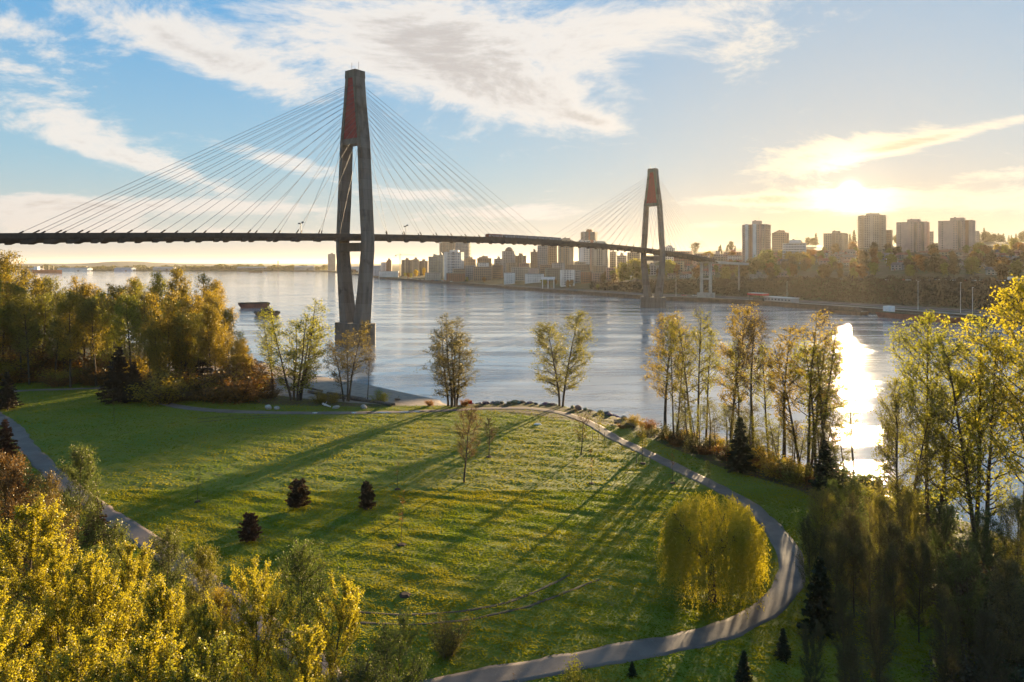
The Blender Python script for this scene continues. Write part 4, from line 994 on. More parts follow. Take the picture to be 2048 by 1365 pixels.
# --- meshes
SH = [lib(('sh', k), lambda k=k: broadleaf(100 + k, 20, stems=[5, 2, 1, 2, 3, 1][k], base=[.14, .16, .28, .36, .34, .45][k], spread=[.17, .22, .20, .16, .19, .15][k], nb=[90, 96, 56, 52, 70, 36][k], leaves=[11000, 11500, 4600, 3000, 5000, 1900][k], size=.175, sigma=.27, up=.45, lean=[.085, .05, 0, .06, .10, 0][k], subs=7, rad=.0135)) for k in range(6)]
WD = [lib(('wd', k), lambda k=k: broadleaf(200 + k, 26, stems=[1, 2, 1, 3, 1][k], base=[.28, .24, .38, .20, .32][k], spread=[.20, .18, .22, .17, .19][k], nb=[56, 64, 52, 70, 54][k], leaves=[7000, 7500, 5500, 8500, 6200][k], size=.25, sigma=.42, up=.6, lean=.08, subs=6, rad=.0125)) for k in range(5)]
BIG = [lib(('big', k), lambda k=k: broadleaf(300 + k, 24, stems=[2, 3, 1][k], base=[.22, .20, .3][k], spread=[.21, .21, .26][k], nb=[80, 86, 64][k], leaves=[13000, 13500, 13000][k], size=.17, sigma=.25, up=.6, lean=.09, subs=8, rad=.013)) for k in range(3)]
FG = [lib(('fg', k), lambda k=k: broadleaf(400 + k, 16, stems=1, base=.06, spread=[.25, .21, .27, .23][k], nb=[66, 60, 70, 62][k], leaves=[40000, 37000, 42000, 37000][k], size=.078, sigma=.085, up=.85, subs=9, shape='oval', rad=.009, shoot=.9, lt=.1, gap=.12)) for k in range(4)]
AL = [lib(('al', k), lambda k=k: broadleaf(450 + k, 13, stems=[1, 2, 1][k], base=.12, spread=[.27, .25, .24][k], nb=[70, 74, 66][k], leaves=[26000, 26000, 24000][k], size=.078, sigma=.17, up=.7, subs=9, shape='oval', rad=.009, lean=.08)) for k in range(3)]
BARE = [lib(('bare', k), lambda k=k: broadleaf(500 + k, 10, stems=1, base=[.28, .30, .34][k], spread=[.30, .27, .36][k], nb=[34, 30, 26][k], leaves=[4800, 3200, 3000][k], size=.075, sigma=.16, up=.65, subs=11, shape=['oval', 'oval', 'vase'][k], rad=.0155)) for k in range(3)]
SAP = [lib(('sap', k), lambda k=k: broadleaf(540 + k, 5, stems=1, base=.35, spread=[.22, .10, .16][k], nb=[20, 9, 14][k], leaves=[420, 60, 160][k], size=.09, sigma=.12, up=.9, subs=4, rad=.008)) for k in range(3)]
CON = [lib(('con', k), lambda k=k: conifer(600 + k, 10, [.24, .20, .30][k], [24, 28, 22][k], 4.5, .30)) for k in range(3)]
PIN = [lib(('pin', k), lambda k=k: conifer(630 + k, 4, [.44, .38][k], [11, 12][k], 6.0, .22, -.25, [.38, .45][k], .06, 8)) for k in range(2)]
FIR = [lib(('fir', k), lambda k=k: conifer(660 + k, 20, [.17, .22][k], 18, 2.0, .85, .45, .9, .1, 6)) for k in range(2)]
SHR = [lib(('shr', k), lambda k=k: shrub(700 + k, [2.4, 3.2, 2.0][k], [1.7, 1.8, 1.9][k], [2600, 3200, 2200][k], [.11, .12, .10][k], 11)) for k in range(3)]
WIL = lib('wil', lambda: willow(11)); WB = lib('wb', lambda: shrub(720, 3.8, 2.2, 6500, .075, 22, .16, .7))
FARB = [lib(('farb', k), lambda k=k: broadleaf(800 + k, 14, stems=1, base=.15, spread=.34, nb=30, leaves=900, size=1.0, sigma=.8, up=.5, subs=3, rad=.014)) for k in range(3)]

# --- shore trees
put_px('sh', 905, 806, 623, 'cottonwood', 'grey-green many-stemmed tree alone at the water edge left of centre', 'tree', SH[0], 20, GREY, w=1.35)
put_px('sh', 1120, 808, 624, 'cottonwood', 'yellow-brown twin-stemmed tree standing alone by the water at centre', 'tree', SH[1], 20, OLV, w=1.35)
put_px('sh', 692, 803, 640, 'cottonwood', 'olive many-stemmed tree in front of the near bridge pier', 'tree', SH[4], 20, (0.12, 0.095, 0.018), w=1.3)
put_px('sh', 592, 801, 596, 'cottonwood', 'golden many-stemmed tree at the right end of the left wood', 'tree', SH[0], 20, YGR, w=1.25)
put_px('sh', 548, 792, 620, 'cottonwood', 'slim golden tree between the left wood and the golden many-stemmed tree', 'tree', SH[3], 20, YGR)
put_px('sh', 735, 804, 690, 'young_tree', 'thin dark tree just right of the pier tree on the bank', 'tree', SH[5], 20, (0.06, 0.045, 0.02), w=.7)
for px, yb, yt, k, c, lb, w in [
    (1330, 866, 630, 2, BRN, 'leftmost and fullest golden tree of the row along the right bank', 1.15),
    (1352, 884, 640, 3, OLV, 'thin crooked tree second from left in the right bank row', .8),
    (1388, 888, 616, 3, OLV, 'tall twin-stemmed tree third from left in the right bank row', 1.0),
    (1412, 892, 660, 5, YGR, 'slender low tree behind the dark fir in the right bank row', .8),
    (1462, 900, 612, 2, BRN, 'tall straight golden tree just left of the dark bank conifer', .95),
    (1480, 905, 680, 5, YGR, 'forked slim tree touching the dark bank conifer', .9),
    (1507, 910, 634, 5, (0.06, 0.045, 0.02), 'nearly bare straight tree right of the dark bank conifer', 1.0),
    (1538, 922, 690, 5, YGR, 'short thin tree in the gap right of the bare straight tree', .9),
    (1568, 930, 652, 5, BRN, 'slender tree left of the spreading multi-stemmed bank tree', 1.1),
    (1612, 940, 616, 4, BRN, 'tallest spreading multi-stemmed tree of the right bank row', 1.0),
    (1632, 944, 655, 3, YGR, 'leaning twin-stemmed tree at the right end of the bank row', 1.1),
    (1655, 950, 690, 5, YGR, 'thin tree against the sun glitter at the end of the row', 1.2),
    (1710, 985, 740, 5, YGR, 'lone thin leaning sapling tree before the brightest sun glitter', .8)]:
    put_px('sh', px, yb, yt, 'cottonwood', lb, 'tree', SH[k], 20, c, w=w)
CS3 = [('yellow-green', YGR), ('olive', OLV), ('grey-green', GREY)]
for i in range(20):
    px = 1345 + i * 18 + tr.uniform(-7, 7); yb = float(np.interp(px, *_bt)) + tr.uniform(3, 16); Yd = depth(yb, 4.0); ht = tr.uniform(5.0, 10.0)
    put_px('sh', px, yb, yb - ht / Yd * F, 'bank_sapling', f'{CS3[i % 3][0]} sapling between the right bank trunks {"left of the dark conifer" if px < 1470 else "right of the dark conifer"}', 'sapling', SH[tr.choice([3, 5, 2])], 20, CS3[i % 3][1], f'{CS3[i % 3][0]} saplings {"left" if px < 1470 else "right"} of the dark bank conifer', w=1.5)
# --- big trees at the right edge
for px, yt, Y, k, c, lb, w in [
    (1865, 632, 84, 0, YGR, 'large yellow-green tree left of the pair at the right edge', 1.0),
    (1960, 640, 80, 1, YGR, 'large yellow-green tree second from the right edge', 1.05),
    (2045, 572, 74, 2, YEL, 'tallest yellow tree cut by the right edge', 1.0),
    (1800, 760, 80, 1, OLV, 'shorter olive tree at the left foot of the large right trees', .8)]:
    put_top(px, yt, Y, 'cottonwood', lb, 'tree', BIG[k], 24, c, w=w)
# --- understory at the lower right
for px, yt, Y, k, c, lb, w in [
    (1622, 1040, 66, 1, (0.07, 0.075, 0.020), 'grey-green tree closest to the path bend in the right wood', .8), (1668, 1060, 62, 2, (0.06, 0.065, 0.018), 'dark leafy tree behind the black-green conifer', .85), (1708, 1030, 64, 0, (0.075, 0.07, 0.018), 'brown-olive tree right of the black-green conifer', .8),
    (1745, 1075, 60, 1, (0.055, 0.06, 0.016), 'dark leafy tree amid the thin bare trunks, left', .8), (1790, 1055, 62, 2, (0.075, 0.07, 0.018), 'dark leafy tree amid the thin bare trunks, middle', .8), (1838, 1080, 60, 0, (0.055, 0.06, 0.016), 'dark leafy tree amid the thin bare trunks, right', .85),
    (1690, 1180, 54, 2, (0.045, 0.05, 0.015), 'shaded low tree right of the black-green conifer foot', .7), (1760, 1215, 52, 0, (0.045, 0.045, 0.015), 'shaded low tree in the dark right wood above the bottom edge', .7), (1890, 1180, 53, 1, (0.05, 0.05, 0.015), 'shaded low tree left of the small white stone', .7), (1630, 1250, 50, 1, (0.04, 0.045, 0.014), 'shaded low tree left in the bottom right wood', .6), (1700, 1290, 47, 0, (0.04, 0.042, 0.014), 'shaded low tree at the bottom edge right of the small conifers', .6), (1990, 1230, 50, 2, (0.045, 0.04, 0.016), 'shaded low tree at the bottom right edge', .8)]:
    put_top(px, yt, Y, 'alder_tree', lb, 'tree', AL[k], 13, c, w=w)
for px, yt, Y, k, c, lb, w in [
    (1640, 980, 72, 0, OLV, 'grey-green leafy tree right of the path bend', .9),
    (1700, 960, 76, 1, GRN, 'dull green leafy tree behind the dark lower conifer', .9),
    (1760, 1000, 70, 2, OLV, 'thin-stemmed olive tree in the lower right thicket', .8),
    (1820, 985, 74, 0, OLV, 'olive bushy tree under the large right trees', .8),
    (1890, 1010, 70, 1, GRN, 'green bushy tree under the large right trees', .9),
    (1960, 1020, 66, 2, GRN, 'green leafy tree low at the right edge thicket', .9),
    (2035, 1000, 66, 0, OLV, 'olive leafy tree touching the right edge', .9),
    (1930, 1090, 58, 1, GRN, 'dark leafy tree lowest in the right thicket', .9),
    (2040, 1130, 54, 2, GREY, 'dull leafy tree in the lower right corner', 1.0)]:
    put_top(px, yt, Y, 'alder_tree', lb, 'tree', AL[k], 13, c, w=w)
for i, (px, yb, yt) in enumerate([(1712, 1180, 985), (1738, 1205, 1000), (1756, 1160, 960), (1782, 1215, 1010), (1803, 1190, 1000), (1845, 1225, 1040)]):
    put_px('sh', px, yb, yt, 'bare_pole_tree', 'thin bare trunk in the dark lower right thicket', 'tree', SH[5], 20, GREY, 'thin bare trunks in the lower right thicket', w=.55)
put_px('c', 1480, 944, 832, 'conifer', 'dark conifer standing on the bank among the right row', 'conifer', CON[0], 10, DKC, w=1.1)
put_px('c', 1650, 985, 878, 'conifer', 'dark conifer at the right end of the bank row by the glitter', 'conifer', CON[2], 10, DKC, w=1.05)
put_px('c', 1640, 1270, 1112, 'conifer', 'black-green conifer inside the lower right shade by the path', 'conifer', CON[0], 10, DKC, w=1.1)
put_px('c', 1566, 1318, 1255, 'conifer', 'small dark conifer beside the lower path bend', 'conifer', CON[1], 10, DKC, w=1.3)
put_px('c', 1488, 1375, 1300, 'conifer', 'small dark conifer cut by the bottom edge', 'conifer', CON[1], 10, DKC, w=1.3)
put_px('c', 1264, 1352, 1322, 'conifer', 'tiny dark conifer below the lower path', 'conifer', CON[2], 10, DKC, w=1.2)
put_px('c', 1027, 1385, 1342, 'sapling', 'leafless spiky sapling at the bottom edge on the path', 'sapling', SAP[1], 5, RUST)

# --- willow, bush and lawn trees
put_px('w', 1425, 1204, 984, 'weeping_willow', 'yellow-green weeping willow inside the path bend', 'tree', WIL, 10.2, (0.30, 0.26, 0.016), rz=.6)
put_px('w', 897, 1312, 1230, 'willow_bush', 'round golden-olive bush alone on the lower lawn', 'bush', WB, 3.8, (0.115, 0.100, 0.016), w=.95)
put_px('w', 1158, 1395, 1335, 'bush', 'yellow-green bush cut by the bottom edge below the path', 'bush', SHR[0], 2.4, YGR)
for px, yb, yt, k, lb, w in [(928, 966, 818, 0, 'largest nearly bare tree on the middle lawn', 1.0), (978, 914, 838, 1, 'small bare tree right behind the largest bare lawn tree', 1.0), (1162, 910, 834, 2, 'spreading bare tree on the lawn left of the bank path', 1.15)]:
    put_px('b', px, yb, yt, 'bare_tree', lb, 'tree', BARE[k], 10, (0.085, 0.055, 0.022), w=w)
for px, yb, yt, k, lb in [(1197, 881, 822, 0, 'staked leafy young tree on the lawn edge of the bank path'), (1286, 926, 848, 0, 'staked young tree where shadows cross the bank path'), (1345, 966, 900, 1, 'thin young tree on the lawn below the bank path'),
                          (1418, 972, 925, 0, 'fuzzy young tree at the path edge above the willow'), (1183, 968, 890, 1, 'hair-thin leafless sapling on the lawn right of centre'), (795, 978, 918, 1, 'thin leafless sapling left of the largest bare tree'),
                          (395, 1003, 934, 2, 'thin sapling alone on the sunlit left lawn'), (803, 1091, 985, 1, 'thin sapling in a mulch ring on the middle lawn'), (1372, 925, 880, 2, 'young sapling between the bank path and the bank row'), (228, 848, 800, 1, 'faint sapling on the far left lawn')]:
    put_px('s', px, yb, yt, 'sapling', lb, 'sapling', SAP[k], 5, OLV if k != 1 else RUST)
for px, yb, yt, k, c, lb, w in [(597, 1016, 960, 0, (.050, .028, .017), 'left dark bushy pine of the two on the middle lawn', 1.0), (733, 1020, 964, 1, (.050, .030, .018), 'right dark upright pine of the two on the middle lawn', .85), (499, 1082, 1028, 0, RDC, 'reddish dark young pine near the left path', .95)]:
    put_px('p', px, yb, yt, 'young_pine', lb, 'pine', PIN[k], 4, c, w=w)

# --- left wood
wr = random.Random(12)
skyx, skyy = tab([(-200, 515), (0, 500), (35, 500), (70, 540), (110, 552), (160, 528), (205, 545), (230, 560), (275, 526), (305, 545), (342, 518), (380, 545), (420, 524), (450, 560), (475, 575), (500, 620), (540, 650)])
for row, (yb, n, x0, x1, drop) in enumerate([(700, 9, -110, 400, 6), (716, 11, -120, 440, 0), (735, 13, -120, 470, 10), (752, 14, -120, 490, 25), (770, 15, -110, 500, 45), (786, 12, 290, 520, 70)]):
    for i in range(n):
        px = x0 + (x1 - x0) * (i + 0.5 + wr.uniform(-.35, .35)) / n; yt = float(np.interp(px, skyx, skyy)) + drop + wr.uniform(0, 45)
        if px < 240 and row == 5: continue
        c = wr.choice([YGR, YGR, ORG, OLV, (0.17, 0.135, 0.015), ORG]); kk = wr.randrange(5)
        cw = {YGR: 'yellow-green', ORG: 'orange-gold', OLV: 'olive', RUST: 'rust-brown'}.get(c, 'golden-brown'); sw = ['single-stemmed', 'twin-stemmed', 'long-trunked', 'three-stemmed', 'straight-trunked'][kk]
        part_ = ['at the back of', 'at the back of', 'in the middle of', 'in the middle of', 'on the lawn side of', 'at the right front of'][row]
        side_ = 'left half of' if px < 200 else 'right half of'
        lb = f'{cw} {sw} tree {part_} the {side_} the left wood'
        put_px('wd', px, yb + wr.uniform(-6, 6), yt, 'cottonwood', lb, 'tree', WD[kk], 26, c, lb.replace(' tree ', ' trees '), w=wr.uniform(.8, 1.15))
for px, yb, yt, lb in [(238, 804, 690, 'dark conifer left of the pair at the wood edge by the track'), (268, 805, 722, 'lower dark conifer right of the pair at the wood edge'), (14, 818, 742, 'dark rounded conifer cut by the left edge beyond the lawn'), (385, 776, 640, 'dark fir standing inside the left wood')]:
    put_px('c', px, yb, yt, 'conifer', lb, 'conifer', CON[2], 10, (.030, .018, .012), w=1.15)
put_px('c', 10, 935, 836, 'conifer', 'reddish dark shrubby conifer at the left edge by the path', 'conifer', CON[2], 10, RDC, w=1.1)
put_px('c', 192, 1085, 985, 'conifer', 'reddish dark conifer right of the left path', 'conifer', CON[2], 10, RDC, w=1.0)
put_px('c', 30, 1030, 925, 'conifer', 'reddish dark conifer at the left edge above the yellow poplars', 'conifer', CON[0], 10, (.07, .03, .014), w=1.2)
for i in range(46):
    px = wr.uniform(-40, 540); yb = wr.uniform(776, 806) if px > 290 else wr.uniform(752, 774)
    cw, c = wr.choice([('rust-brown', RUST), ('orange-gold', ORG), ('dark brown', (0.09, 0.05, 0.014))]); zz_ = 'behind the pale track' if px < 290 else 'below the orange trees' if px < 430 else 'nearest the golden many-stemmed tree'
    put_px('s', px, yb, yb - wr.uniform(28, 60), 'shrub', f'{cw} shrub at the foot of the left wood {zz_}', 'shrub', SHR[wr.randrange(3)], 2.6, c, f'{cw} shrubs at the foot of the left wood {zz_}', w=1.6)
for px, yb, ht, c, lb in [(760, 806, 24, YGR, 'small golden bush on the beach edge left of the pier tree'), (665, 806, 20, ORG, 'low rusty bush under the pier tree'), (640, 806, 22, ORG, 'low rusty bush on the bank between golden and pier trees'), (860, 812, 12, RUST, 'low brown bush at the left foot of the grey-green tree'), (930, 812, 14, RUST, 'low brown bush at the right foot of the grey-green tree')]:
    put_px('s', px, yb, yb - ht, 'shrub', lb, 'shrub', SHR[1], 3.2, c, w=1.4)
CWS = [('rust-brown', RUST), ('olive', OLV), ('orange-gold', ORG), ('dark green', (0.05, 0.05, 0.016))]
for i in range(34):
    px = 1240 + i * 14 + wr.uniform(-6, 6); yb = float(np.interp(px, *_bt)) + wr.uniform(4, 26)
    put_px('s', px, yb, yb - (wr.uniform(18, 42) if px > 1330 else wr.uniform(9, 18)), 'shrub', f'{CWS[i % 4][0]} shrub under the right bank row {"left of the dark conifer" if px < 1470 else "right of the dark conifer"}', 'shrub', SHR[wr.randrange(3)], 2.6, CWS[i % 4][1], f'{CWS[i % 4][0]} shrubs under the right bank row {"left of the dark conifer" if px < 1470 else "right of the dark conifer"}', w=1.5)
for i in range(26):
    px = wr.uniform(1660, 2080); yb = float(np.interp(px, *_bt)) + wr.uniform(15, 150)
    cw, c = [('green', GRN), ('olive', OLV), ('grey-green', GREY), ('blackish', (0.04, 0.045, 0.014))][i % 4]; zz_ = 'under the olive tree' if px < 1800 else 'under the large yellow-green pair' if px < 1960 else 'along the right edge'
    put_px('s', px, yb, yb - wr.uniform(30, 70), 'shrub', f'{cw} shrub in the right thicket {zz_}', 'shrub', SHR[wr.randrange(3)], 2.6, c, f'{cw} shrubs in the right thicket {zz_}', w=1.5)
for i in range(18):
    px = wr.uniform(1940, 2085); yb = 1150 + 250 * (i + wr.random()) / 18; cw, c = [('dark brown', (0.05, 0.035, 0.014)), ('dark green', (0.035, 0.045, 0.012)), ('grey-brown', (0.055, 0.045, 0.022))][i % 3]; zz_ = 'in the lower right corner' if yb > 1270 else 'right of the small white stone'
    put_px('s', px, yb, yb - wr.uniform(50, 100), 'shrub', f'{cw} bush {zz_}', 'bush', SHR[wr.randrange(3)], 2.6, c, f'{cw} bushes {zz_}', w=1.5)

# --- foreground trees, feet below the frame
for px, yt, Y, k, c, lb, w in [
    (45, 1010, 46, 0, YEL, 'bright yellow poplar tallest in the lower left corner', 1.15), (118, 1070, 45, 1, YEL, 'bright yellow poplar right of the tallest in the lower left', 1.05),
    (185, 1125, 43, 2, YEL, 'yellow poplar third from the left edge', 1.0), (272, 1098, 46, 3, YEL, 'yellow poplar with pointed top at lower left', .9),
    (352, 1165, 42, 0, YEL, 'yellow poplar in the middle of the lower left thicket', 1.0), (408, 1205, 40, 1, YGR, 'yellow-green poplar left of the pointed front poplar', .9),
    (500, 1140, 42, 2, YEL, 'bright pointed yellow poplar covering the left path', .95), (655, 1180, 40, 3, YEL, 'rightmost bright yellow poplar of the foreground', 1.0),
    (20, 1180, 37, 1, YEL, 'low yellow poplar in the extreme lower left corner', 1.1), (150, 1250, 35, 3, YEL, 'low yellow poplar at the bottom edge far left', 1.1),
    (275, 1265, 34, 0, YEL, 'low yellow poplar at the bottom edge left', 1.1), (430, 1290, 34, 2, YGR, 'low yellow-green poplar at the bottom edge', 1.1), (580, 1265, 36, 1, YEL, 'low yellow poplar at the bottom edge under the rightmost one', 1.1)]:
    put_top(px, yt, Y, 'poplar', lb, 'tree', FG[k], 16, c, w=w)
for px, yt, Y, k, c, lb, w in [
    (600, 1090, 50, 0, (0.085, 0.115, 0.022), 'soft green tree between the two bright front poplars', .85), (775, 1255, 41, 1, (0.085, 0.115, 0.024), 'soft green tree right of the rightmost yellow poplar', .9),
    (150, 905, 66, 2, (0.085, 0.105, 0.024), 'pale green airy tree beside the left path', .75), (330, 1065, 56, 0, (0.080, 0.095, 0.020), 'dull green airy tree over the left path', .8),
    (225, 1060, 52, 1, (0.085, 0.100, 0.020), 'dull green tree behind the yellow poplars', .9), (395, 1105, 52, 2, OLV, 'olive airy tree over the lower left path', .75),
    (455, 1190, 45, 2, ORG, 'orange-tinged airy tree left of the pointed front poplar', .7), (95, 960, 60, 1, (0.10, 0.07, 0.018), 'brownish tree at the left edge above the poplars', .75), (720, 1320, 37, 0, (0.08, 0.10, 0.02), 'low green tree at the bottom edge right of the poplars', 1.0),
    (20, 915, 62, 0, (0.11, 0.06, 0.016), 'rust-brown tree at the left edge by the path', .8)]:
    put_top(px, yt, Y, 'alder_tree', lb, 'tree', AL[k], 13, c, w=w)

# ------------------------------------------------------------------ grass blades over the lawn (nobody could count them)
gr = np.random.default_rng(3)
def scatter(n, y0, y1):
    Y = np.sqrt(gr.random(n) * (y1 ** 2 - y0 ** 2) + y0 ** 2); X = (gr.random(n) * 1.66 - 0.83) * Y; return X, Y
parts = [scatter(210000, 50, 100), scatter(130000, 100, 205)]
X = np.concatenate([p[0] for p in parts]); Y = np.concatenate([p[1] for p in parts])
db_, dw_ = near_lines(col_of(X, Y)); keep = Y < db_ + 0.5
X, Y = X[keep], Y[keep]
pdist = line_dist(X, Y, [p for p, w in PATHS]); rd = line_dist(X, Y, ruts)
keep = (pdist > 1.38) & (rd > 0.24) & (gr.random(len(X)) > litter_shade(X, Y) * 0.75); X, Y = X[keep], Y[keep]
ru, rv = X * math.cos(ang) + Y * math.sin(ang), -X * math.sin(ang) + Y * math.cos(ang)
clump = vnoise(ru / 4.5, rv / 0.7, 31) * 0.65 + vnoise(X / 0.7, Y / 0.7, 32) * 0.35
hgt = (0.045 + 0.09 * np.clip(clump - 0.25, 0, 1)) * (0.7 + 0.6 * gr.random(len(X))) * np.where(Y > 100, 1.15, 1.0)
n = len(X); Z = near_many(X, Y) - 0.01; th = gr.random(n) * math.pi; wv = (0.08 + 0.08 * gr.random(n)) * np.where(Y > 100, 1.5, 1.0)
V = np.zeros((n, 6, 3)); 
for k, (dth) in enumerate((0, 1.5)):
    ax, ay = np.cos(th + dth) * wv, np.sin(th + dth) * wv; lx, ly = gr.normal(0, 0.35, n) * hgt, gr.normal(0, 0.35, n) * hgt
    V[:, k * 3] = np.stack([X - ax, Y - ay, Z], 1); V[:, k * 3 + 1] = np.stack([X + ax, Y + ay, Z], 1); V[:, k * 3 + 2] = np.stack([X + lx, Y + ly, Z + hgt], 1)
def blade(nt):
    p = wpos(nt); rnd = nt.n('ShaderNodeNewGeometry').outputs['Random Per Island']
    n1 = nt.noise(p, 0.10, 4, 0.6); n2 = nt.noise(p, 0.22, 5, 0.6)
    c = nt.mix(nt.mapr(n1, 0.35, 0.65), (0.125, 0.168, 0.010, 1), (0.215, 0.198, 0.014, 1))
    c = nt.mix(nt.mapr(n2, 0.5, 0.78, 0.0, 0.7), c, (0.22, 0.19, 0.020, 1))
    c = nt.mix(nt.mapr(rnd, 0.0, 1.0, 0.0, 0.3, smooth=False), c, nt.mix(1.0, c, (0.5, 0.55, 0.5, 1), 'MULTIPLY'))
    d = nt.n('ShaderNodeBsdfDiffuse'); nt.put(d.inputs[0], c)
    t = nt.n('ShaderNodeBsdfTranslucent'); nt.put(t.inputs[0], nt.mix(1.0, c, (1.4, 1.3, 0.8, 1), 'MULTIPLY'))
    m = nt.n('ShaderNodeMixShader'); m.inputs[0].default_value = 0.6; nt.put(m.inputs[1], d.outputs[0]); nt.put(m.inputs[2], t.outputs[0]); return m.outputs[0]
g = link('grass', fast_mesh('grass', V.reshape(-1, 3), np.arange(6 * n).reshape(-1, 3), mat('grass_blade', blade)))
tag(g, 'short uneven grass growing over the whole park lawn', 'grass', kind='stuff')

# ------------------------------------------------------------------ far bank vegetation
fr = random.Random(33)
def far_tree(px, Y, ht, meshes, h0, name, label, cat, color, group=None, w=1.0, dz=0.0):
    p = fpt(px, Y, dz - 0.3); s = ht / h0
    return plant(name, label, cat, (p.x, p.y), p.z, meshes, fr.uniform(0, 6.28), (s * w, s * w, s), color, group)
for px, Y, ht, c, lb, w in [(832, 1600, 15, (.42, .30, .01), 'bright yellow tree below the brown blocks by the crane', 1.1), (848, 1590, 19, (.42, .30, .01), 'narrow bright yellow tree right of the wider yellow one', .6),
        (1250, 860, 24, (.20, .19, .02), 'left of two round yellow-green trees beside the far bridge tower', 1.25), (1272, 880, 26, (.18, .17, .02), 'right of two round yellow-green trees beside the far bridge tower', 1.2),
        (1338, 860, 22, YGR, 'yellow-green tree just right of the far bridge tower', 1.0), (1608, 830, 17, (.26, .18, .02), 'golden tree below the white banded block', 1.2),
        (1532, 790, 26, (.09, .11, .02), 'large green tree at the foot of the striped tower', 1.3), (1508, 780, 20, (.08, .09, .02), 'green tree left at the foot of the striped tower', 1.2), (1450, 760, 15, OLV, 'olive tree right of the curved white guideway', 1.3)]:
    far_tree(px, Y, ht, FARB[fr.randrange(3)], 14, 'street_tree', lb, 'tree', c, w=w)
zones = [(80, 1200, 2060, 130, 260, 9, 16, [RUST, (.10, .06, .02), OLV, (.075, .05, .02)], 'brown budding tree on the lower slope of the far bank', 'brown trees of the lower far slope'),
         (64, 1400, 2070, 280, 520, 9, 17, [RUST, (.09, .055, .02), OLV, ORG], 'brown budding tree among the hillside houses', 'trees among the hillside houses'),
         (34, 760, 1200, 60, 240, 6, 11, [OLV, RUST, YGR], 'small street tree along the far waterfront', 'street trees of the far waterfront')]
for n, x0, x1, d0, d1, h0, h1, cs, lb, gp_ in zones:
    for i in range(n):
        px = fr.uniform(x0, x1); Y = float(np.interp(px, *_fs)) + fr.uniform(d0, d1)
        c = fr.choice(cs); cw = {RUST: 'rust-brown', OLV: 'olive', ORG: 'orange-gold', YGR: 'yellow-green'}.get(c, 'dull brown')
        wh = 'left of the far bridge tower' if px < 1290 else 'right of the far bridge tower' if px < 1440 else 'below the striped tower' if px < 1560 else 'below the white banded block' if px < 1640 else 'below the tallest tan tower' if px < 1780 else 'below the pinkish tower' if px < 1870 else 'below the rightmost tower' if px < 1950 else 'by the right edge'
        if x0 == 760: wh = 'of the domed tower, on the left' if px < 1000 else 'of the white gantry' if px < 1110 else 'of the white waterfront block'; wh = 'near the foot ' + wh
        l2 = f"{cw} {'tree low on the slope' if d0 == 130 else 'tree among houses high on the slope' if d0 == 280 else 'street tree'} {wh}"
        far_tree(px, Y, fr.uniform(h0, h1), FARB[fr.randrange(3)], 14, 'hillside_tree', l2, 'tree', c, l2.replace('tree', 'trees', 1), fr.uniform(.9, 1.3))
for px, Y, ht, lb in [(1632, 1500, 30, 'tall fir on the skyline left of the block under the sun'), (1708, 1450, 34, 'feathery tall fir on the skyline under the sun'), (1700, 1480, 27, 'shorter fir beside the feathery tall fir'), (1968, 1330, 30, 'pointed fir on the skyline right of the rightmost tower')]:
    far_tree(px, Y, ht, FIR[1], 20, 'fir_tree', lb, 'fir', (.03, .035, .015))
for i in range(60):
    px = fr.choice([fr.uniform(1385, 1490), fr.uniform(1575, 1650), fr.uniform(1780, 1900), fr.uniform(1945, 2070), fr.uniform(1945, 2070), fr.uniform(1945, 2070)]); Y = fr.uniform(1350, 1800) if px > 1500 else fr.uniform(1250, 1500)
    fir = fr.random() < .6; zz_ = 'left of the striped tower' if px < 1500 else 'behind the white banded block' if px < 1660 else 'behind the pinkish towers' if px < 1920 else 'right of the rightmost tower'
    l2 = f"{'pointed dark fir' if fir else 'rounded dark tree'} on the skyline {zz_}"
    far_tree(px, Y, fr.uniform(14, 24), FIR[fr.randrange(2)] if fir else FARB[fr.randrange(3)], 20 if fir else 14, 'skyline_tree', l2, 'tree', (.035, .04, .016), l2.replace(' on', 's on', 1), fr.uniform(.9, 1.5))

# far flat shore at left: a low wood that reads as one mass, sheds, a ship, low hills
fg = np.random.default_rng(8)
def far_mass(name, label, n, x0, x1, y0, y1, h0, h1, size, color, seed):
    PX = x0 + (x1 - x0) * fg.random(n); YY = y0 + (y1 - y0) * fg.random(n); hh = h0 + (h1 - h0) * vnoise(PX / 9.0, YY / 500.0, seed)
    Z = 3.0 + hh * fg.random(n) ** 0.6; C = np.stack([(PX - CX) / F * YY, YY, Z], 1); T = Tree(seed); V, Fq = T.leaves(C, size, 1.2)
    o = link(name, fast_mesh(name, V, Fq, M_LEAF)); o.color = (*color, 1); return tag(o, label, 'wood', kind='stuff')
far_mass('distant_wood', 'low wood along the far flat shore at left', 16000, -300, 655, 3150, 3500, 6, 26, 5.5, (.06, .06, .025), 61)
far_mass('distant_wood', 'greener low wood on the far shore left of the near bridge tower', 7000, 380, 656, 3080, 3200, 8, 30, 5.0, (.09, .09, .03), 62)
PX = 1180 + 900 * fg.random(24000); dd = 57 + 78 * fg.random(24000); YY = np.interp(PX, *_fs) + dd; C = np.stack([(PX - CX) / F * YY, YY, far_z(PX, YY) + 3.4 * fg.random(24000) ** 1.5 * (vnoise(PX / 7.0, dd / 14.0, 77) * 1.6)], 1)
V_, F_ = Tree(63).leaves(C, 1.2, 1.6); o = link('bank_scrub', fast_mesh('bank_scrub', V_, F_, M_LEAF)); o.color = (.034, .019, .010, 1); tag(o, 'brown scrub covering the steep far bank above the railway', 'scrub', kind='stuff')
hp_ = np.linspace(-900, 1100, 120); m = MB(); vs = []
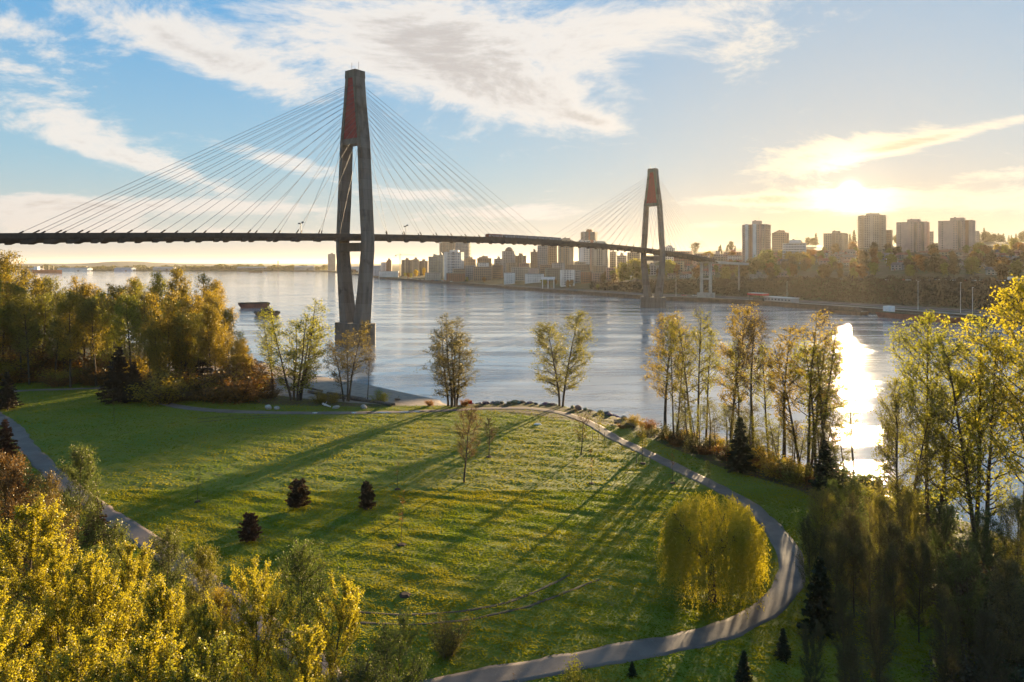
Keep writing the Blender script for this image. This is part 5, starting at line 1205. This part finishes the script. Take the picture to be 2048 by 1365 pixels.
for p in hp_:
    z = 12 + 26 * max(0, math.exp(-((p - 270) / 90) ** 2)) + 16 * float(vnoise(np.array(p / 45.0), np.array(0.0), 71)) + 10 * math.exp(-((p - 120) / 160) ** 2)
    for (Y, zz) in ((7000, 0), (7600, z), (9500, z * 0.8), (10500, 0)): vs.append(((p - CX) / F * Y, Y, zz))
m.add(vs, [(i * 4 + j, i * 4 + j + 1, i * 4 + 5 + j, i * 4 + 4 + j) for i in range(119) for j in range(3)])
tag(m.build('hills', worn('distant_hill', (.10, .10, .07), .9, .004, .3), smooth=True), kind='structure')
for k, (px, w, ht, c, lb) in enumerate([(150, 60, 14, 'white', 'long white shed on the far flat shore at far left'), (60, 46, 12, 'grey', 'grey shed on the far flat shore near the left edge'), (250, 34, 15, 'blue', 'pale blue shed on the far flat shore'), (330, 40, 11, 'grey', 'low grey shed on the far flat shore behind the wood'),
        (505, 56, 12, 'dark', 'long dark shed on the far shore left of centre'), (610, 38, 15, 'grey', 'grey shed on the far shore close to the lone pale tower'), (700, 30, 12, 'brick', 'dark shed on the far shore seen through the near tower legs'), (712, 22, 16, 'white', 'white shed on the far shore between the near tower and the blue block')]):
    Y = 3080 if px < 680 else 2350; t = thing('shed', lb, 'shed', tuple(fpt(px, Y))); W = w / F * Y
    m = MB(); m.box((0, 0, ht / 2 - 1), (W, 40, ht)); m.build('wall', wall(c), t)
    m = MB(); m.add([(-W / 2 - 1, -21, ht - 1), (W / 2 + 1, -21, ht - 1), (W / 2 + 1, 21, ht - 1), (-W / 2 - 1, 21, ht - 1), (-W / 2 - 1, 0, ht + 4), (W / 2 + 1, 0, ht + 4)], [(0, 1, 5, 4), (2, 3, 4, 5), (0, 4, 3), (1, 2, 5), (3, 2, 1, 0)]); m.build('roof', wall('grey'), t)
    m = MB(); m.box((W * .2, -20.1, 3), (9, .4, 7)); m.build('door', wall('dark'), t)
ch = thing('chimney_stack', 'thin chimney on the far shore between left wood and near tower', 'chimney', tuple(fpt(556, 3100)))
m = MB(); m.tube([(0, 0, -1), (0, 0, 40)], [2.6, 1.9], 8); m.build('shaft', wall('brick'), ch); m = MB(); m.tube([(0, 0, 38), (0, 0, 41)], 2.5, 8); m.build('rim', wall('dark'), ch)

# vessels
M_HULLR = worn('barge_red_hull', (.20, .065, .045), .7, .15, .5); M_HULLB = worn('barge_brown_hull', (.13, .08, .055), .8, .15, .5)
def barge(px, py, L, Wd, hgt, ang_, label, hull, cabin=0, cargo=None):
    Y = depth(py, 0); t = thing('barge', label, 'barge', ((px - CX) / F * Y, Y, 0), ang_)
    m = MB(); x, y = L / 2, Wd / 2; lo = [(-x + 3, -y), (x - 3, -y), (x - 3, y), (-x + 3, y)]; hi = [(-x, -y), (x, -y), (x, y), (-x, y)]
    m.add([(a, b, -.8) for a, b in lo] + [(a, b, hgt) for a, b in hi], [(3, 2, 1, 0), (4, 5, 6, 7), (0, 1, 5, 4), (1, 2, 6, 5), (2, 3, 7, 6), (3, 0, 4, 7)]); m.build('hull', hull, t)
    for sy in (-1, 1): m = MB(); m.box((0, sy * (y - .15), hgt + .45), (L - 1, .25, .9)); m.build('bulwark', M_QUAY, t)
    m = MB(); m.box((0, 0, hgt + .12), (L - 2, Wd - 2, .2)); m.build('deck', M_ROOF, t)
    if cabin:
        m = MB(); m.box((-x + 6, 0, hgt + 2.2), (5, 5, 4)); c = m.build('cabin', M_PAINT, t)
        for wy in (-1.4, 0, 1.4): m = MB(); m.box((-x + 3.48, wy, hgt + 2.9), (.1, 1, 1)); m.build('window', M_GLASS['dark'], c)
    if cargo:
        m = MB(); m.prism([(-x + 4, -y + 1.5), (x - 4, -y + 1.5), (x - 4, y - 1.5), (-x + 4, y - 1.5)], hgt + .23, hgt + 2.8, .7); m.build('cargo_heap', worn('woodchip', cargo, .95, .6, .4), t)
    for sx in (-1, 1): m = MB(); m.tube([(sx * (x - 2), 0, hgt), (sx * (x - 2), 0, hgt + 1.2)], .3, 6); m.build('bollard', M_STEEL, t)
def shore_angle(px):
    a, b = (Vector(((p - CX) / F * float(np.interp(p, *_fs)), float(np.interp(p, *_fs)), 0)) for p in (px - 30, px + 30)); d = b - a; return math.atan2(d.y, d.x)
barge(1834, 640, 54, 11, 3.4, shore_angle(1834), 'long rust-red barge with white cabin moored at the right far bank', M_HULLR, 1)
barge(1690, 628, 34, 9, 2.4, shore_angle(1690), 'dark low barge moored left of the rust-red barge', M_HULLB, 0, (.10, .07, .05))
barge(534, 632, 17, 8, 2.2, 0.5, 'brown barge moored off the right end of the left wood', M_HULLB, 0, (.16, .09, .05))
barge(508, 616, 24, 9, 3.4, 0.5, 'reddish barge behind the brown barge beside the left wood', M_HULLR, 0)
barge(512, 545.5, 50, 12, 4, 0.1, 'distant dark barge on the water left of the near tower', M_HULLB, 0)
sh = thing('cargo_ship', 'orange and white ship far off among the left treetops', 'ship', ((95 - CX) / F * 2500, 2500, 0))
m = MB(); m.prism([(-50, -8), (40, -8), (52, 0), (40, 8), (-50, 8)], -1, 11); m.build('hull', worn('ship_orange', (.55, .14, .05), .6, .05, .3), sh)
m = MB(); m.box((-38, 0, 17), (14, 13, 12)); m.build('bridge_house', M_PAINT, sh)
for x in (-15, 5, 22): m = MB(); m.tube([(x, 0, 11), (x, 0, 27)], .8, 6); m.beam((x, 0, 25), (x + 11, 0, 20), .7); m.build('deck_crane', worn('crane_cream', (.6, .48, .30), .6, .1, .2), sh)

# red-roofed landing and the long shed behind it
Y = float(np.interp(1516, *_fs)) + 6; ld = thing('landing_shelter', 'red-edged flat canopy on posts at the far quay', 'shelter', tuple(fpt(1516, Y)), shore_angle(1516))
zt = H - (589 - HY) / F * Y - ld.location.z
m = MB(); m.box((0, 0, zt), (17.5, 8, 1.7)); m.build('canopy', worn('canopy_red', (.50, .05, .04), .6, .2, .2), ld); m = MB(); m.box((0, 0, zt + .95), (16.6, 7.2, .22)); m.build('roof', M_PAINT, ld)
for x in (-7, 7):
    for y in (-3, 3): m = MB(); m.box((x, y, zt / 2 - .9), (.5, .5, zt)); m.build('post', M_STEEL, ld)
m = MB(); m.box((0, 1, 1.2), (10, 4, 2.6)); m.build('kiosk', M_STEEL, ld)
Y = float(np.interp(1562, *_fs)) + 12; ls = thing('long_shed', 'long low pale shed right of the red canopy', 'shed', tuple(fpt(1562, Y)), shore_angle(1562))
m = MB(); m.box((0, 0, 1.6), (33, 8, 4)); m.build('wall', wall('grey'), ls); m = MB(); m.box((0, 0, 3.8), (34, 9, .4)); m.build('roof', M_PAINT, ls)
for x in range(-14, 15, 4): m = MB(); m.box((x, -4.03, 1.9), (1.8, .12, 1.2)); m.build('window', M_GLASS['dark'], ls)

# parked cars on the quay and along the bank-top road
CARC = [('white', (.7, .7, .7)), ('silver', (.42, .42, .43)), ('dark', (.05, .05, .055)), ('red', (.35, .04, .03)), ('blue', (.08, .12, .25))]
carp = {}
def carm(c): return mat('car_paint_' + CARC[c][0], lambda nt: principled(nt, nt.mix(nt.mapr(nt.noise(wpos(nt), .8, 3, .6), .4, .7, 0, .25), c4(CARC[c][1]), c4(tuple(x * .7 for x in CARC[c][1]))), .3, None, .6))
def car(c, p, rz, label, group):
    if c in carp: return copy_thing(carp[c], p, rz, 1.0, label, group)
    t = thing('parked_car', label, 'car', p, rz, group); carp[c] = t
    m = MB(); m.add([(x, y, z) for y in (-.9, .9) for (x, z) in ((-2.2, .35), (2.2, .35), (2.25, .75), (1.2, .95), (-2.0, 1.0), (-2.25, .8))], [(5, 4, 3, 2, 1, 0), (6, 7, 8, 9, 10, 11)] + [(i, (i + 1) % 6, (i + 1) % 6 + 6, i + 6) for i in range(6)]); m.build('body', carm(c), t)
    m = MB(); m.add([(x, y * s, z) for y in (-.82, .82) for (x, z, s) in ((-1.8, .98, 1), (1.1, .95, 1), (.4, 1.45, .85), (-1.3, 1.47, .85))], [(3, 2, 1, 0), (4, 5, 6, 7), (0, 1, 5, 4), (1, 2, 6, 5), (2, 3, 7, 6), (3, 0, 4, 7)]); m.build('cabin', M_GLASS['dark'], t)
    me = None
    for x in (-1.4, 1.4):
        for y in (-.88, .88):
            if me is None: mm = MB(); mm.tube([(0, -.1, 0), (0, .1, 0)], .34, 10); me = mm.mesh('wheel', M_STEEL)
            link('wheel', me, t, (x, y, .34))
    return t
for i in range(22):
    px = fr.uniform(815, 905); c = fr.choice([0, 0, 1, 2, 3, 4]); p = fpt(px, float(np.interp(px, *_fs)) + fr.uniform(16, 60), .2)
    car(c, p, shore_angle(px) + math.pi / 2 + fr.uniform(-.1, .1), f'{CARC[c][0]} car parked on the quay below the brown blocks', f'{CARC[c][0]} cars on the quay')
for i in range(30):
    px = fr.uniform(1320, 1440) if i < 6 else fr.uniform(1680, 2045); c = fr.choice([0, 0, 0, 1, 2, 3]); d = fr.uniform(126, 134) if px > 1500 else fr.uniform(20, 36); p = fpt(px, float(np.interp(px, *_fs)) + d, .25)
    zone = 'near the far bridge tower' if px < 1500 else 'on the bank-top road below the hillside houses'
    car(c, p, shore_angle(px) + fr.uniform(-.1, .1), f'{CARC[c][0]} car {zone}', f'{CARC[c][0]} cars {zone}')
Y = float(np.interp(2027, *_fs)) + 128; tk = thing('box_truck', 'white box truck on the bank-top road near the right edge', 'truck', tuple(fpt(2027, Y, .2)), shore_angle(2027))
m = MB(); m.box((-.8, 0, 2.2), (6.2, 2.4, 2.9)); m.build('cargo_box', M_PAINT, tk); m = MB(); m.box((3.2, 0, 1.5), (1.7, 2.2, 2.1), 0, .9); m.build('cab', M_PAINT, tk)
for x in (-2.6, 2.9):
    for y in (-1, 1): m = MB(); m.tube([(x, y - .15, .45), (x, y + .15, .45)], .45, 10); m.build('wheel', M_STEEL, tk)
for px, ht, lb in [(1352, 16, 'tall light pole right of the far bridge tower'), (1574, 17, 'tall light pole by the long pale shed'), (1836, 20, 'tall light pole behind the rust-red barge'), (1921, 20, 'tall light pole right of the rust-red barge'), (1945, 17, 'shorter light pole nearest the right yellow trees')]:
    p = fpt(px, float(np.interp(px, *_fs)) + 22); t = thing('light_pole', lb, 'light pole', tuple(p)); m = MB(); m.tube([(0, 0, -.3), (0, 0, ht)], [.16, .09], 6); m.build('pole', M_PAINT, t); m = MB(); m.box((0, -.6, ht), (.5, 1.3, .2)); m.build('lamp_head', M_PAINT, t)

# ------------------------------------------------------------------ small things in the park
def rock_mesh(seed, r=1.0):
    R = np.random.default_rng(seed); import bmesh as bm_; b = bm_.new(); bm_.ops.create_icosphere(b, subdivisions=2, radius=r)
    ax = [R.normal(0, 1, 3) for _ in range(9)]
    for v in b.verts:
        c = np.array(v.co); 
        for a in ax:
            a = a / np.linalg.norm(a); k = c @ a; lim = .72 + .2 * abs(a[0])
            if k > lim: c = c - a * (k - lim)
        c *= 1 + R.normal(0, .025); v.co = c * np.array((1.25, 1.0, .72))
    me = bpy.data.meshes.new('boulder'); b.to_mesh(me); b.free(); me.materials.append(M_STONE); return me
def stone(nt):
    p = wpos(nt); n1 = nt.noise(p, 1.1, 5, .6); n2 = nt.noise(p, 7, 4, .6); oi = nt.n('ShaderNodeObjectInfo').outputs['Color']
    c = nt.mix(nt.mapr(n1, .35, .68), oi, nt.mix(1.0, oi, (.5, .47, .43, 1), 'MULTIPLY')); return principled(nt, c, .85, bump(nt, n2, .6, .08), .2)
M_STONE = mat('boulder_stone', stone); RK = [rock_mesh(900 + k) for k in range(6)]
def boulder(xy, r, col, label, group=None, sink=.35):
    z = near_at(xy[0], xy[1]) + r * (.72 - sink); o = link('boulder', RK[fr.randrange(6)], None, (xy[0], xy[1], z)); o.rotation_euler = (fr.uniform(-.3, .3), fr.uniform(-.3, .3), fr.uniform(0, 6.28)); o.scale = (r, r * fr.uniform(.8, 1.1), r * fr.uniform(.8, 1.1)); o.color = (*col, 1); return tag(o, label, 'boulder', group)
for px, py, r, lb in [(1000, 806, 1.05, 'dark boulder at the lawn tip, leftmost of the big three'), (1026, 804, 1.15, 'dark boulder at the lawn tip, middle of the big three'), (1056, 806, 1.0, 'dark boulder at the lawn tip, rightmost of the big three')]:
    boulder(gp(px, py), r, (.09, .075, .065), lb)
for px, py, r, lb in [(537, 818, .95, 'pale boulder at the wood edge, larger of a pair'), (554, 819, .7, 'pale boulder at the wood edge, smaller of a pair'), (672, 818, .7, 'grey boulder beside the path under the pier tree'), (728, 817, .8, 'grey boulder beside the path right of the pier tree'), (1949, 1248, .35, 'small white stone on the shaded grass at lower right')]:
    boulder(gp(px, py), r, (.42, .38, .35), lb)
for i in range(125):
    px = 925 + (1345 - 925) * (i + fr.random()) / 125; db, dw = near_lines(np.array(float(px))); Y = float(db) + fr.uniform(-.6, 3.6); X = (px - CX) / F * Y
    boulder((X, Y), fr.uniform(.35, .85), tuple(q * fr.uniform(.6, 1.2) for q in (.21, .185, .17)), 'grey riprap stone along the water edge of the lawn', 'riprap stones along the bank')
M_DRIFT = worn('driftwood', (.14, .10, .075), .9, 1.5, .4); M_DRIFTW = worn('bleached_driftwood', (.62, .57, .52), .9, 1.5, .2)
def log(p0, p1, r, label, material=M_DRIFT, rise=0.0):
    a, b = gp(*p0), gp(*p1); za, zb = near_at(*a) + r * .7, near_at(*b) + r * .7 + rise; m = MB(); pts = []
    for k in range(7): t = k / 6; pts.append((a[0] + (b[0] - a[0]) * t + fr.uniform(-.06, .06), a[1] + (b[1] - a[1]) * t + fr.uniform(-.06, .06), za + (zb - za) * t + fr.uniform(-.04, .04)))
    m.tube(pts, [r * (1.15 - .5 * k / 6) for k in range(7)], 7); m.tube([pts[2], (pts[2][0] + .5, pts[2][1] - .3, pts[2][2] + .9)], [r * .4, r * .12], 5); tag(m.build('driftwood_log', material, smooth=True), label, 'log')
for a, b, r, lb in [((612, 776), (645, 784), .32, 'short dark log highest on the beach'), ((618, 786), (690, 800), .40, 'long dark log on the beach below the short one'), ((655, 788), (730, 800), .34, 'long dark log leading to the pier tree'), ((700, 800), (790, 812), .42, 'thick dark log right of the pier tree'), ((505, 772), (535, 776), .3, 'dark log at the left end of the beach'), ((515, 782), (545, 779), .28, 'crossed dark log at the left end of the beach'), ((748, 806), (782, 812), .36, 'forked dark log at the middle of the beach')]:
    log(a, b, r, lb)
log((646, 810), (660, 818), .22, 'white bleached log beside the path under the golden tree', M_DRIFTW, .3)
log((792, 800), (800, 811), .3, 'upright stump leaning at the right end of the beach', M_DRIFT, 1.2)
# post, red sign, white scrap
p = gp(1147, 815); t = thing('marker_post', 'grey square post on the bank right of the centre tree', 'post', (p[0], p[1], near_at(*p))); m = MB(); m.box((0, 0, .75), (.42, .42, 1.7)); m.build('shaft', wall('grey'), t); m = MB(); m.box((0, 0, 1.68), (.55, .55, .16)); m.build('cap', wall('dark'), t)
p = gp(940, 811); t = thing('red_sign', 'small red board sign in the brush at the lawn tip', 'sign', (p[0], p[1], near_at(*p))); m = MB(); m.box((0, 0, .75), (1.0, .08, .75)); m.build('board', worn('sign_red', (.6, .03, .02), .5, .5, .1), t)
for x in (-.35, .35): m = MB(); m.box((x, .07, .4), (.08, .08, 1.2)); m.build('post', M_STEEL, t)
p = gp(1075, 850); m = MB(); pts = [(.9 * math.cos(a) * (1 + .3 * math.sin(3 * a)), .45 * math.sin(a)) for a in [k * math.pi / 5 for k in range(10)]]; m.prism(pts, -.05, .28, .5); tag(m.build('plastic_sheet', M_DRIFTW, None, (p[0], p[1], near_at(*p))), 'white crumpled sheet lying on the lawn near the centre tree', 'sheet')
# benches on the bank
for px, py, lb in [(1262, 856, 'dark wooden bench on the bank, right of two, facing the river'), (1237, 848, 'dark wooden bench on the bank, left of two, facing the river')]:
    p = gp(px, py); t = thing('park_bench', lb, 'bench', (p[0], p[1], near_at(*p)), -0.75)
    for y in (-.2, 0, .2): m = MB(); m.box((0, y, .46), (1.8, .16, .06)); m.build('seat_slat', M_STEEL, t)
    for z in (.62, .8): m = MB(); m.box((0, -.3, z), (1.8, .05, .14)); m.build('back_slat', M_STEEL, t)
    for x in (-.75, .75): m = MB(); m.box((x, -.05, .2), (.1, .55, .5)); m.build('leg', M_CONC, t)
# stakes and mulch rings
for px, py, lb in [(1197, 881, 'by the leafy young tree'), (1286, 926, 'where shadows cross the bank path')]:
    c = gp(px, py)
    for k, dx_ in enumerate((-1.1, 1.1)):
        q = (c[0] + dx_, c[1] - .2); m = MB(); m.tube([(0, 0, -.2), (0, 0, 1.5)], [.06, .05], 6)
        tag(m.build('tree_stake', M_DRIFT, None, (q[0], q[1], near_at(*q))), f"{['left', 'right'][k]} wooden stake {lb}", 'stake')
for px, py, r, lb in [(803, 1091, .75, 'dark mulch ring around the thin sapling on the middle lawn'), (810, 1191, .8, 'dark empty mulch ring on the lower lawn'), (1286, 927, .7, 'mulch ring at the staked tree where shadows cross'), (1345, 967, .7, 'mulch ring under the thin tree below the bank path'), (978, 914, .7, 'mulch ring under the small bare tree behind the largest'), (1183, 968, .6, 'mulch ring under the hair-thin sapling'), (795, 979, .6, 'mulch ring under the sapling left of the largest bare tree'), (395, 1004, .6, 'mulch ring under the sapling on the sunlit left lawn')]:
    c = gp(px, py); z = near_at(*c); m = MB(); m.prism([(r * (1 + .12 * math.sin(5 * a)) * math.cos(a), r * (1 + .1 * math.cos(3 * a)) * math.sin(a)) for a in [k * math.pi / 9 for k in range(18)]], -.15, .16, .45); tag(m.build('mulch_ring', worn('bark_mulch', (.055, .03, .018), .95, 3, .5), None, (c[0], c[1], z)), lb, 'mulch')

# ------------------------------------------------------------------ the evening air
def air(nt):
    v = nt.n('ShaderNodeVolumePrincipled'); v.inputs['Color'].default_value = (1.0, 0.90, 0.76, 1); v.inputs['Density'].default_value = 0.000025
    v.inputs['Anisotropy'].default_value = 0.5; return v.outputs[0]
hm = bpy.data.materials.new('evening_haze'); hm.use_nodes = True; hm.node_tree.nodes.clear(); hn = NT(hm.node_tree)
ho = hn.n('ShaderNodeOutputMaterial'); hm.node_tree.links.new(air(hn), ho.inputs['Volume'])
m = MB(); m.box((0, 14500, 67.5), (64000, 33000, 145)); hz = m.build('haze', hm); tag(hz, 'thin golden evening haze over river and city', 'haze', kind='stuff')
